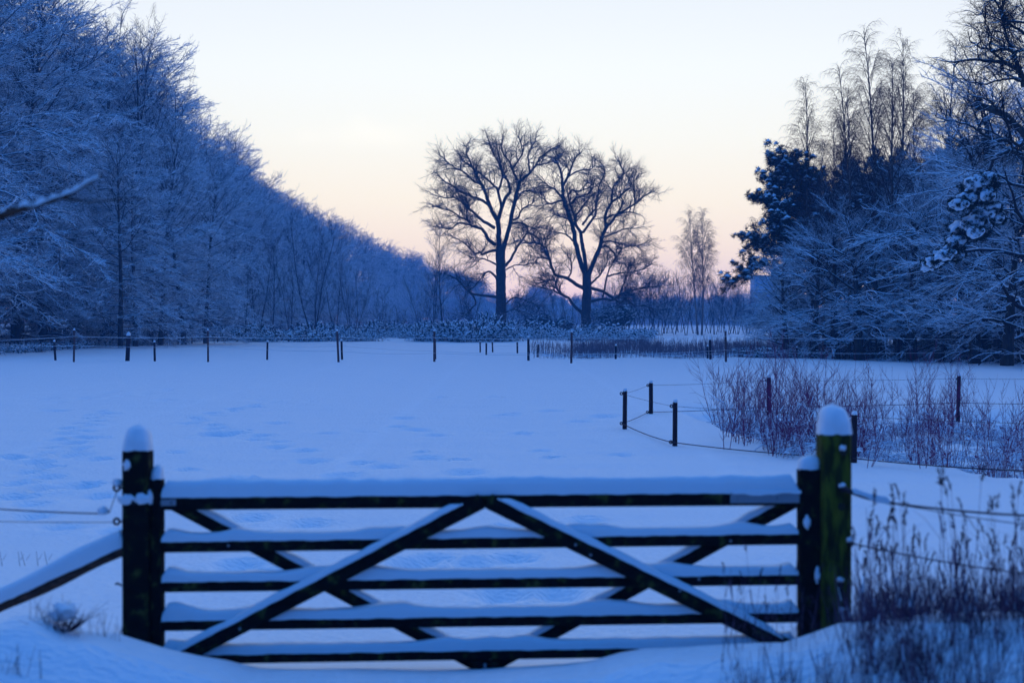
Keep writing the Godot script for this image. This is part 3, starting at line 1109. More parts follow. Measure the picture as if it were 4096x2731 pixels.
func fill(n: int, k: float) -> Array:
	var r := []
	for i in n:
		r.append(k)
	return r


func ball(p: Vector3, r: float) -> ArrayMesh:
	var g := Geo.new()
	var rows := []
	for k in 7:
		var a := PI * k / 6.0
		var row := PackedVector3Array()
		for c in 10:
			row.append(p + Vector3(cos(TAU * c / 10) * sin(a), -cos(a), sin(TAU * c / 10) * sin(a)) * r)
		rows.append(row)
	g.loft(rows, true, false)
	return g.mesh()


func clot(p: Vector3, rx: float, ry: float, rz: float) -> ArrayMesh:
	var g := Geo.new()
	var rows := []
	for k in 9:
		var a := PI * k / 8.0
		var row := PackedVector3Array()
		for c in 14:
			var q := Vector3(cos(TAU * c / 14) * sin(a), -cos(a), sin(TAU * c / 14) * sin(a))
			var s := 1.0 + 0.9 * rough.get_noise_3d(p.x * 70.0 + q.x * 26.0, p.y * 70.0 + q.y * 26.0, q.z * 26.0)
			row.append(p + q * Vector3(rx, ry, rz) * s)
		rows.append(row)
	g.loft(rows, true, false)
	return g.mesh()


func ring(p: Vector3, r: float, thick: float) -> ArrayMesh:
	var g := Geo.new()
	var rows := []
	for k in 15:
		var a := TAU * k / 14.0
		var o := Vector3(cos(a), sin(a), 0)
		var row := PackedVector3Array()
		for c in 7:
			var b := TAU * c / 7
			row.append(p + o * r + (o * cos(b) + Vector3(0, 0, 1) * sin(b)) * thick)
		rows.append(row)
	# the ring is lofted row by row; each row's centre lies inside the tube
	g.loft(rows, true, false)
	return g.mesh()


func tube_mesh(pts: Array, r0: float, r1: float, sides := 6) -> ArrayMesh:
	var g := Geo.new()
	var rads := []
	for k in pts.size():
		rads.append(lerpf(r0, r1, float(k) / (pts.size() - 1)))
	g.tube(pts, rads, sides)
	return g.mesh()


func hang(a: Vector3, b: Vector3, drop: float, n := 14) -> Array:
	var r := []
	for k in n + 1:
		var t := float(k) / n
		r.append(a.lerp(b, t) + Vector3.DOWN * drop * 4.0 * t * (1.0 - t))
	return r


func make_gate_posts() -> void:
	rng.seed = 12
	var p := G(554, 2611, 0.02)
	p.y = height(p.x, p.z)
	var left := thing("gate_post", p, "square dark gate post with tall snow cap, left of the gate beside the slanting rail", "gate post", "gate posts")
	var top := G(554, 1793, 0.02) - p
	part("post", beam(top, Vector3(0, -0.35, 0), 0.141, 0.145, 0.012), M.gate_wood, left)
	part("snow_cap", dome(top + Vector3(0, -0.001, 0), 0.072, 0.074, 0.138, Vector3(0.004, 0, 0), 0.75), M.snow_near, left)
	var band := Geo.new()
	band.box(Transform3D(Basis(), G(556, 2000, 0.02) - p), Vector3(0.156, 0.020, 0.158), 0.004)
	part("strap", band.mesh(), M.dark_metal, left)
	for s in [-1, 1]:
		part("snow_clot", clot(G(556 + s * 32, 1987, 0.098) - p, 0.045, 0.026, 0.014), M.snow_near, left)
	part("snow_clot", clot(G(612, 1985, 0.07) - p, 0.012, 0.035, 0.03), M.snow_near, left)
	part("snow_clot", clot(G(527, 1852, 0.108) - p, 0.018, 0.026, 0.018), M.snow_near, left)
	for q in [[469, 1950], [469, 2083], [480, 2572]]:
		var at_post := G(505, q[1] + 2, 0.02) - p
		var ins := part("insulator", ring(G(q[0], q[1], 0.02) - p, 0.016, 0.007), M.plastic, left)
		part("shank", tube_mesh([at_post + Vector3(0.01, 0, 0), G(q[0] + 12, q[1], 0.02) - p], 0.006, 0.006), M.dark_metal, ins)
	part("snow_clot", clot(G(474, 1930, 0.02) - p, 0.028, 0.024, 0.02), M.snow_near, left)
	part("hook", tube_mesh([G(505, 2335, 0.05) - p, G(490, 2334, 0.05) - p, G(486, 2327, 0.05) - p, G(470, 2328, 0.05) - p], 0.004, 0.007), M.dark_metal, left)
	part("ice_crumbs", crumbs(), M.snow_near, left)

	p = G(3336, 2473)
	p.y = height(p.x, p.z)
	var right := thing("gate_post", p, "mossy square gate post with a round snow cap, right of the gate among the reeds", "gate post", "gate posts")
	top = G(3336, 1729) - p
	part("post", beam(top, Vector3(0, -0.4, 0), 0.164, 0.166, 0.014), M.mossy_wood, right)
	part("snow_cap", dome(top + Vector3(0, -0.001, 0), 0.086, 0.086, 0.158, Vector3(-0.012, 0, 0), 0.7), M.snow_near, right)
	for q in [[3354, 1795], [3351, 1942], [3346, 2012], [3382, 2157], [3344, 2315], [3349, 2432]]:
		var at_face := G(q[0], q[1], 0.083) - p
		var ins := part("insulator", ring(at_face + Vector3(0.004, -0.006, 0.03), 0.013, 0.006), M.plastic, right)
		part("shank", tube_mesh([at_face - Vector3(0, 0, 0.01), at_face + Vector3(0, -0.004, 0.026)], 0.006, 0.006), M.dark_metal, ins)
		if q[1] != 2012:
			part("snow_clot", clot(at_face + Vector3(0.0, 0.014, 0.026), 0.017, 0.014, 0.018), M.snow_near, right)

	# the slanting rail that props the left post
	var a := G(505, 2190, 0.02)
	var b := G(-330, 2655, 0.10)
	b.y = height(b.x, b.z) - 0.02
	var prop := thing("slanting_rail", b, "round brown rail slanting down to the left from the gate post, thick snow on top", "rail")
	var g := Geo.new()
	var pts := span(a - b, Vector3.ZERO, 26)
	var rads := []
	for k in 27:
		rads.append(0.036 + 0.002 * k / 26.0 + 0.0015 * rough.get_noise_1d(k * 40.0))
		pts[k] += Vector3(0, 0.006 * sin(k * 0.5), 0)
	g.tube(pts, rads, 12)
	part("rail", g.mesh(), M.rail_wood, prop)
	var sp := []
	var th := []
	for k in 91:
		var t := k / 90.0
		sp.append((a - b).lerp(Vector3.ZERO, t) + Vector3.UP * 0.022)
		th.append(0.088 + 0.012 * sin(t * 9.0))
	part("snow_layer", snow_strip(sp, 0.040, th, 10, 0.010, 4.0), M.snow_near, prop)


func crumbs() -> ArrayMesh:
	var g := Geo.new()
	var gp := G(554, 2611, 0.02)
	gp.y = height(gp.x, gp.z)
	for k in 16:
		var px := 508.0 + k * 15.0 + rng.randf_range(-4, 4)
		var q := G(px, 2612 + maxf(0.0, (px - 560) * 0.12), 0.11) - gp
		var rows := []
		for r in 5:
			var a := PI * r / 4.0
			var row := PackedVector3Array()
			for c in 7:
				row.append(q + Vector3(cos(TAU * c / 7) * sin(a), -cos(a) * 1.3, sin(TAU * c / 7) * sin(a)) * rng.randf_range(0.011, 0.017))
			rows.append(row)
		g.loft(rows, true, false)
	return g.mesh()


# ---------------------------------------------------------------- fences
# posts: [x, top y, foot y, width] in the photograph's pixels
func fence(called: String, label: String, posts: Array, caps: float, m: Material, group := "") -> Node3D:
	var first := ground(posts[0][0], posts[0][2])
	var o := thing(called, first, label, "fence", group)
	for q in posts:
		var foot := ground(q[0], q[2])
		var d := -foot.z
		var top := at(q[0] + (q[4] if q.size() > 4 else rng.randf_range(-2.0, 2.0)), q[1], d)
		var r: float = q[3] * 0.5 / F * d
		var g := Geo.new()
		var a := foot - first - Vector3(0, 0.2, 0)
		var b := top - first
		g.tube([a, a.lerp(b, 0.5) + Vector3(rng.randf_range(-0.1, 0.1) * r, 0, 0), b.lerp(a, 0.02), b], [r * 1.05, r, r * 0.98, r * 0.9], 9)
		var post := part("post", g.mesh(), m, o)
		if caps > 0.0:
			part("snow_cap", dome(b - Vector3(0, 0.002, 0), r * 0.95, r * 0.95, r * 2.0 * caps, Vector3(r * 0.15, 0, 0)), M.snow, post)
	return o


func wire(o: Node3D, pix: Array, d: Array, r: float, m: Material, drop := 0.02) -> void:
	for k in pix.size() - 1:
		var a := at(pix[k].x, pix[k].y, d[k])
		var b := at(pix[k + 1].x, pix[k + 1].y, d[k + 1])
		part("wire", tube_mesh(hang(a - o.position, b - o.position, drop), r, r, 5), m, o)


func make_fences() -> void:
	rng.seed = 21
	# the wire fence that turns a corner round the ditch
	var near := fence("wire_fence", "low wire fence with dark round posts turning a corner round the reddish saplings", [
		[2499, 1562, 1721, 18], [2604, 1530, 1660, 17], [2700, 1607, 1783, 20], [3418, 1657, 1851, 24], [3076, 1508, 1640, 18], [3834, 1502, 1632, 16, 4.0]], 0.62, M.post_wood)
	var dA := -ground(2499, 1721).z
	var dB := -ground(2604, 1660).z
	var dC := -ground(2700, 1783).z
	var dD := -ground(3418, 1851).z
	var dE := -ground(3076, 1640).z
	var dF := -ground(3834, 1632).z
	wire(near, [V(2488, 1693), V(2686, 1768), V(3406, 1832), V(4300, 1890)], [dA, dC, dD, 17.0], 0.008, M.wire, 0.03)
	wire(near, [V(2488, 1575), V(2688, 1624), V(3405, 1665), V(4300, 1700)], [dA, dC, dD, 17.0], 0.0028, M.wire, 0.01)
	wire(near, [V(2488, 1693), V(2592, 1648), V(3066, 1627), V(3830, 1611), V(4300, 1612)], [dA, dB, dE, dF, 33.0], 0.0065, M.wire, 0.02)
	wire(near, [V(2488, 1575), V(2592, 1541), V(3066, 1522), V(3830, 1514), V(4300, 1512)], [dA, dB, dE, dF, 33.0], 0.0032, M.wire, 0.02)
	for q in [[2486, 1574, dA], [2486, 1693, dA], [2592, 1541, dB], [2590, 1648, dB], [2687, 1624, dC], [2684, 1768, dC], [3067, 1522, dE], [3831, 1515, dF]]:
		part("insulator", ring(at(q[0], q[1], q[2]) - near.position, 0.022, 0.010), M.plastic, near)

	# tall thin poles with snowy cords along the far side of the field
	var d := 67.0
	var poles := fence("pole_fence", "row of tall thin reddish poles with snowy cords across the far side of the field", [
		[293, 1320, 1449, 8, 2.0], [831, 1322, 1449, 8, -1.0], [1354, 1324, 1450, 9, -7.0], [1737, 1324, 1449, 9, 0.0], [2285, 1328, 1450, 9, 2.0], [2905, 1323, 1449, 9, -2.0], [4040, 1313, 1452, 9, 0.0]], 1.0, M.pole_wood)
	wire(poles, [V(-200, 1366), V(293, 1345), V(831, 1347), V(1354, 1348), V(1737, 1350), V(2285, 1352), V(2905, 1345), V(3560, 1352), V(4040, 1352), V(4300, 1345)], [67, d, d, d, d, d, d, 66, 66, 66], 0.010, M.snowy_wire, 0.06)
	wire(poles, [V(-200, 1382), V(293, 1380), V(831, 1384), V(1354, 1404), V(1737, 1412), V(2285, 1414), V(2905, 1400), V(3560, 1412), V(4040, 1392), V(4300, 1400)], [67, d, d, d, d, d, d, 66, 66, 66], 0.007, M.snowy_wire, 0.08)

	var short := fence("post_fence", "row of short dark round posts across the field's far side, behind the tall poles", [
		[221, 1366, 1442, 9, -6.0], [507, 1342, 1442, 17, 5.0], [618, 1368, 1442, 9, -2.0], [1067, 1367, 1441, 8], [1368, 1363, 1441, 9, -3.0], [1741, 1354, 1437, 8],
		[2114, 1351, 1439, 10], [2463, 1382, 1436, 8], [2831, 1385, 1436, 8], [2843, 1358, 1439, 10, -2.0], [3189, 1390, 1434, 7], [3530, 1382, 1437, 8], [3596, 1348, 1438, 10], [3843, 1383, 1432, 7]], 0.9, M.post_wood)
	d = 71.0
	wire(short, [V(-200, 1372), V(507, 1385), V(1067, 1383), V(1368, 1383), V(1741, 1404), V(2114, 1412), V(2463, 1414), V(2843, 1416), V(3189, 1404), V(3596, 1414), V(3843, 1408)], [d, d, d, d, d, d, d, d, d, d, d], 0.006, M.snowy_wire, 0.05)

	var back := fence("post_fence", "line of small dark posts set back between the short posts and the big trees", [
		[1921, 1367, 1411, 6], [1945, 1371, 1419, 7], [1971, 1367, 1411, 6], [2070, 1368, 1415, 7], [2151, 1376, 1427, 7], [2334, 1367, 1411, 6], [2645, 1367, 1402, 5], [3030, 1364, 1410, 6], [3763, 1385, 1420, 7]], 0.8, M.post_wood)
	wire(back, [V(1921, 1380), V(2070, 1381), V(2334, 1380), V(2645, 1376), V(3030, 1378), V(3763, 1394)], [86, 84, 86, 92, 87, 80], 0.006, M.snowy_wire, 0.04)

	var edge_posts := []
	for k in 8:
		var t := k / 7.0
		edge_posts.append([38 + 410 * pow(t, 0.95), 1365 - 11 * t, 1405 - 20 * t, 6])
	for q in [[608, 1348, 1382, 5], [643, 1349, 1378, 5], [677, 1350, 1380, 5], [711, 1356, 1381, 5], [743, 1349, 1375, 5], [766, 1346, 1374, 5], [780, 1338, 1368, 5], [869, 1341, 1370, 5], [1029, 1338, 1366, 4], [1187, 1338, 1366, 4], [1503, 1338, 1362, 4], [1662, 1338, 1362, 4]]:
		edge_posts.append(q)
	var edge := fence("post_fence", "old low fence of small posts along the foot of the snowy wood on the left", edge_posts, 0.0, M.post_wood)
	wire(edge, [V(-300, 1365), V(200, 1350), V(448, 1347), V(869, 1347), V(1187, 1346), V(1662, 1346), V(2110, 1351)], [88, 98, 108, 124, 130, 132, 135], 0.012, M.snowy_wire, 0.03)
	wire(edge, [V(-300, 1385), V(200, 1376), V(448, 1362), V(869, 1356)], [88, 98, 108, 124], 0.010, M.snowy_wire, 0.03)

	# wires fastened to the gate posts
	var lw := thing("electric_wire", G(469, 1950, 0.02), "thin electric wires running left from the insulators of the left gate post", "wire")
	var o := lw.position
	part("wire", tube_mesh(hang(G(393, 2052, 0.02) - o, at(-500, 1985, 9.6) - o, 0.02), 0.0042, 0.0042, 5), M.wire, lw)
	part("wire", tube_mesh([G(393, 2052, 0.02) - o, G(440, 2048, 0.02) - o, G(469, 1965, 0.02) - o], 0.0030, 0.0024, 5), M.wire, lw)
	part("wire", tube_mesh(hang(G(462, 2086, 0.02) - o, at(-500, 2062, 9.6) - o, 0.015), 0.0022, 0.0022, 5), M.wire, lw)
	part("wire", tube_mesh([G(507, 2485, 0.05) - o, G(492, 2520, 0.05) - o, G(478, 2565, 0.04) - o, G(468, 2602, 0.04) - o], 0.004, 0.004, 5), M.wire, lw)
	var end := at(-500, 2020, 9.6) - o
	part("post", tube_mesh([Vector3(end.x, height(end.x + o.x, -9.6) - 0.3 - o.y, end.z), end + Vector3.UP * 0.18], 0.05, 0.045, 10), M.post_wood, lw)
	part("snow_clot", clot(G(417, 2040, 0.02) - o, 0.030, 0.022, 0.02), M.snow_near, lw)
	part("snow_clot", clot(G(482, 2568, 0.045) - o, 0.022, 0.012, 0.014), M.rail_wood, lw)
	var rw := thing("electric_wire", G(3393, 1958, 0.1), "snow-crusted rope and wires running right from the mossy gate post above the reeds", "wire")
	o = rw.position
	end = at(4500, 2200, 7.05) - o
	part("post", tube_mesh([Vector3(end.x, height(end.x + o.x, -7.05) - 0.3 - o.y, end.z), end + Vector3.UP * 0.32], 0.05, 0.045, 10), M.post_wood, rw)
	part("rope", tube_mesh(hang(G(3354, 1942, 0.115) - o, G(3566, 2006, 0.08) - o, 0.012), 0.014, 0.008, 8), M.wire, rw)
	part("snow_layer", snow_strip(hang(G(3390, 1955, 0.107) - o + Vector3.UP * 0.004, G(3540, 1998, 0.09) - o + Vector3.UP * 0.004, 0.010, 30), 0.016, fill(31, 0.022), 7, 0.03, 8.0), M.snow_near, rw)
	part("wire", tube_mesh(hang(G(3566, 2006, 0.08) - o, at(4500, 2072, 7.0) - o, 0.02), 0.0060, 0.0060, 6), M.wire, rw)
	part("wire", tube_mesh(hang(G(3566, 2006, 0.08) - o, at(4500, 2135, 7.0) - o, 0.02), 0.0026, 0.0026, 5), M.wire, rw)
	part("wire", tube_mesh(hang(G(3382, 2158, 0.112) - o, at(4500, 2330, 7.2) - o, 0.03), 0.0044, 0.0030, 6), M.wire, rw)
	part("wire", tube_mesh(hang(G(3349, 2436, 0.112) - o, at(4500, 2560, 7.2) - o, 0.02), 0.0022, 0.0022, 5), M.wire, rw)


# ---------------------------------------------------------------- plants close by
func sapling(tall: float, stems: int, s: int) -> Node3D:
	rng.seed = s
	var b := Bag.new()
	for m in stems:
		var a := rng.randf() * TAU
		var d := Vector3(cos(a), rng.randf_range(2.2, 5.0), sin(a)).normalized()
		var p := Vector3(cos(a), 0, sin(a)) * rng.randf() * 0.12 - Vector3(0, 0.05, 0)
		var h := tall * rng.randf_range(0.6, 1.05)
		var n := 6
		var pts := [p]
		for k in n:
			d = (d + toss(0.09) + Vector3.UP * 0.08).normalized()
			pts.append(pts[-1] + d * h / n)
		for k in n:
			b.stick(pts[k], pts[k + 1], 0.006 * (1.0 - 0.8 * k / n), 0.006 * (1.0 - 0.8 * (k + 1.0) / n) + 0.0006)
		for k in int(h * 13.0):
			var q := along(pts, rng.randf_range(0.12, 0.95))
			var e := aside(q[1], rng.randf_range(0.45, 0.85), rng.randf() * TAU)
			var l := rng.randf_range(0.16, 0.42) * tall / 1.4
			var q1: Vector3 = q[0] + e * l * 0.5 + toss(0.02)
			var q2: Vector3 = q1 + (e + Vector3.UP * 0.35).normalized() * l * 0.5
			b.stick(q[0], q1, 0.0028, 0.0022)
			b.thorn(q1, q2, 0.0022)
			if rng.randf() < 0.5:
				b.stick(q1, q1 + aside(e, 0.6, rng.randf() * TAU) * l * 0.4, 0.002, 0.0012)
			if q[0].y < 0.55 * tall and rng.randf() < 0.30:
				b.cap(q[0], q1, 0.006, 0.006, 0.009, 0.008)
	var o := Node3D.new()
	o.name = "sapling"
	o.set_meta("called", "sapling")
	o.set_meta("category", "sapling")
	part("stems", heap(b.bark), M.red_twig, o)
	part("snow", heap(b.snow), M.twig_snow, o).set_meta("kind", "stuff")
	return o


func reed(tall: float, lean: float, head: float, s: int) -> Node3D:
	rng.seed = s
	var b := Bag.new()
	var a := rng.randf() * TAU
	var d := Vector3(cos(a) * lean, 1, sin(a) * lean).normalized()
	var pts := [Vector3(0, -0.08, 0)]
	for k in 5:
		d = (d + toss(0.03)).normalized()
		pts.append(pts[-1] + d * tall / 5.0)
	for k in 5:
		b.stick(pts[k], pts[k + 1], 0.0034 - 0.0004 * k, 0.0031 - 0.0004 * k)
	for k in 2:
		var q := along(pts, rng.randf_range(0.25, 0.7))
		var f := aside(Vector3.UP, rng.randf_range(0.3, 0.7), rng.randf() * TAU)
		var m: Vector3 = q[0] + f * tall * 0.16
		var e: Vector3 = m + (f + Vector3.DOWN * rng.randf_range(0.3, 1.2)).normalized() * tall * 0.16
		var w := f.cross(Vector3.UP).normalized() * 0.005
		b.bark.append_array(PackedVector3Array([q[0] - w, q[0] + w, m + w, q[0] - w, m + w, m - w, m - w, m + w, e]))
	var h := Bag.new()
	if head > 0.0:
		var top: Vector3 = pts[-1]
		var droop := Vector3(cos(a), 0, sin(a))
		for k in 42:
			var t := rng.randf()
			var c := top + (d * (1.0 - 0.3 * t) + droop * 0.22 * t * t).normalized() * head * t - d * head * 0.25
			var out := (toss(1.0) + Vector3.UP * 0.9 + droop * 0.5).normalized()
			var l := head * 0.34 * (1.0 - 0.55 * t)
			var w := out.cross(toss(1.0)).normalized() * 0.0042
			h.bark.append_array(PackedVector3Array([c - w, c + w, c + out * l]))
		h.stick(top - d * head * 0.2, top + (d + droop * 0.2).normalized() * head * 0.8, 0.0035, 0.001)
	var o := Node3D.new()
	o.name = "reed"
	o.set_meta("called", "reed")
	o.set_meta("category", "reed")
	part("stalk", heap(b.bark), M.reed, o)
	if head > 0.0:
		part("plume", heap(h.bark), M.plume, o)
	return o


# a tangle of low stems and leaves under snow, for brambles and ditch growth
func tangle(size: float, arcs: int, leaves: int, r: float) -> Bag:
	var b := Bag.new()
	for k in arcs:
		var a := rng.randf() * TAU
		var p := Vector3(rng.randf_range(-0.5, 0.5), 0, rng.randf_range(-0.5, 0.5)) * size
		var d := Vector3(cos(a), rng.randf_range(0.6, 1.6), sin(a)).normalized()
		for s in 3:
			var e := p + d * size * rng.randf_range(0.22, 0.36)
			b.stick(p, e, r, r * 0.8)
			b.cap(p + Vector3.UP * r * 0.4, e + Vector3.UP * r * 0.4, r * 1.3, r * 1.2, r * 2.2, r * 1.8)
			p = e
			d = (d + Vector3.DOWN * 0.6 + toss(0.3)).normalized()
	for k in leaves:
		var c := Vector3(rng.randf_range(-0.6, 0.6), rng.randf_range(0.05, 0.5), rng.randf_range(-0.6, 0.6)) * size
		var u := toss(1.0).normalized() * size * 0.09
		var w := u.cross(toss(1.0)).normalized() * size * 0.05
		b.bark.append_array(PackedVector3Array([c - u, c + w, c + u, c - u, c + u, c - w]))
		if k % 3 == 0:
			var s := size * rng.randf_range(0.05, 0.13)
			var t := c + Vector3.UP * s * 0.6
			for q in 5:
				b.snow.append_array(PackedVector3Array([c + Vector3(cos(TAU * q / 5), 0, sin(TAU * q / 5)) * s, c + Vector3(cos(TAU * (q + 1) / 5), 0, sin(TAU * (q + 1) / 5)) * s, t]))
	return b


func two(b: Bag, m0: Material, m1: Material) -> ArrayMesh:
	var m := heap(b.bark)
	m.surface_set_material(0, m0)
	if b.snow.size():
		var a := []
		a.resize(Mesh.ARRAY_MAX)
		a[Mesh.ARRAY_VERTEX] = b.snow
		m.add_surface_from_arrays(Mesh.PRIMITIVE_TRIANGLES, a)
		m.surface_set_material(1, m1)
	return m


# an evergreen bush: leaf-sized faces through the whole volume, snow lying on the tips
func leafy(w: float, tall: float, leaves: int, size: float, snow: float, s: int) -> Array:
	rng.seed = s
	var b := Bag.new()
	var lobes := []
	for k in 9:
		lobes.append([Vector3(rng.randf_range(-0.62, 0.62) * w, rng.randf_range(0.15, 0.72) * tall, rng.randf_range(-0.5, 0.5) * w), rng.randf_range(0.22, 0.4) * tall])
	for k in leaves:
		var q: Array = lobes[rng.randi() % 9]
		var o := toss(1.0).normalized() * pow(rng.randf(), 0.4)
		var c: Vector3 = q[0] + o * q[1] * Vector3(1.15, 0.85, 1.15)
		c.y = maxf(c.y, 0.02)
		var u := (o + toss(0.8)).normalized() * size
		var v := u.cross(toss(1.0)).normalized() * size * 0.5
		b.bark.append_array(PackedVector3Array([c - u, c + v, c + u, c - u, c + u, c - v]))
		if o.y > -0.1 and rng.randf() < snow:
			var z := size * rng.randf_range(0.8, 1.9)
			var t := c + Vector3.UP * z * 0.6
			for e in 5:
				b.snow.append_array(PackedVector3Array([c + Vector3(cos(TAU * e / 5), 0.1, sin(TAU * e / 5)) * z, c + Vector3(cos(TAU * (e + 1) / 5), -0.1, sin(TAU * (e + 1) / 5)) * z, t]))
	for k in 7:
		var q: Array = lobes[k]
		b.stick(Vector3(rng.randf_range(-0.1, 0.1), -0.1, 0), q[0], 0.04, 0.015)
	return [b]


func bush(where: Vector3, w: float, tall: float, leaves: int, snow: float, s: int, called: String, label: String) -> Node3D:
	var b: Bag = leafy(w, tall, leaves, 0.10, snow, s)[0]
	var o := thing(called, where, label, "bush")
	part("foliage", heap(b.bark), M.holly, o)
	part("snow", heap(b.snow), M.twig_snow, o).set_meta("kind", "stuff")
	return o


# ---------------------------------------------------------------- the person behind the brambles
func capsule(p: Vector3, a: Vector3, b: Vector3, ra: float, rb: float) -> float:
	var ab := b - a
	var t := clampf((p - a).dot(ab) / ab.length_squared(), 0.0, 1.0)
	return p.distance_to(a + ab * t) - lerpf(ra, rb, t)


func nets(bones: Array, lo: Vector3, hi: Vector3, cell: float, blend: float) -> ArrayMesh:
	return skin(bones, lo, hi, cell, blend).mesh()


func skin(bones: Array, lo: Vector3, hi: Vector3, cell: float, blend: float) -> Geo:
	var n := Vector3i(((hi - lo) / cell).ceil()) + Vector3i.ONE
	var f := PackedFloat32Array()
	f.resize(n.x * n.y * n.z)
	for z in n.z:
		for y in n.y:
			for x in n.x:
				var p := lo + Vector3(x, y, z) * cell
				var s := 0.0
				for q in bones:
					s += exp(-capsule(p, q[0], q[1], q[2], q[3]) / blend)
				f[(z * n.y + y) * n.x + x] = -blend * log(maxf(s, 1e-30))
	var g := Geo.new()
	var id := PackedInt32Array()
	id.resize(f.size())
	id.fill(-1)
	for z in n.z - 1:
		for y in n.y - 1:
			for x in n.x - 1:
				var sum := Vector3.ZERO
				var cnt := 0
				for e in 12:
					var ax := e / 4
					var o := [0, 0, 0]
					o[(ax + 1) % 3] = e & 1
					o[(ax + 2) % 3] = (e >> 1) & 1
					var o2 := o.duplicate()
					o2[ax] = 1
					var fa := f[((z + o[2]) * n.y + y + o[1]) * n.x + x + o[0]]
					var fb := f[((z + o2[2]) * n.y + y + o2[1]) * n.x + x + o2[0]]
					if (fa < 0.0) != (fb < 0.0):
						sum += Vector3(o[0], o[1], o[2]).lerp(Vector3(o2[0], o2[1], o2[2]), fa / (fa - fb))
						cnt += 1
				if cnt:
					id[(z * n.y + y) * n.x + x] = g.v.size()
					var i := (z * n.y + y) * n.x + x
					g.v.append(lo + (Vector3(x, y, z) + sum / cnt) * cell)
					g.n.append(Vector3(f[i + 1] - f[i], f[i + n.x] - f[i], f[i + n.x * n.y] - f[i]).normalized())
	var st := [1, n.x, n.x * n.y]
	for z in range(1, n.z - 1):
		for y in range(1, n.y - 1):
			for x in range(1, n.x - 1):
				var i := (z * n.y + y) * n.x + x
				for ax in 3:
					if (f[i] < 0.0) != (f[i + st[ax]] < 0.0):
						var u: int = st[(ax + 1) % 3]
						var w: int = st[(ax + 2) % 3]
						var q := [id[i], id[i - u], id[i - u - w], id[i - w]]
						if q.min() < 0:
							continue
						if f[i] < 0.0:
							g.ix.append_array(PackedInt32Array([q[0], q[2], q[1], q[0], q[3], q[2]]))
						else:
							g.ix.append_array(PackedInt32Array([q[0], q[1], q[2], q[0], q[2], q[3]]))
	return g


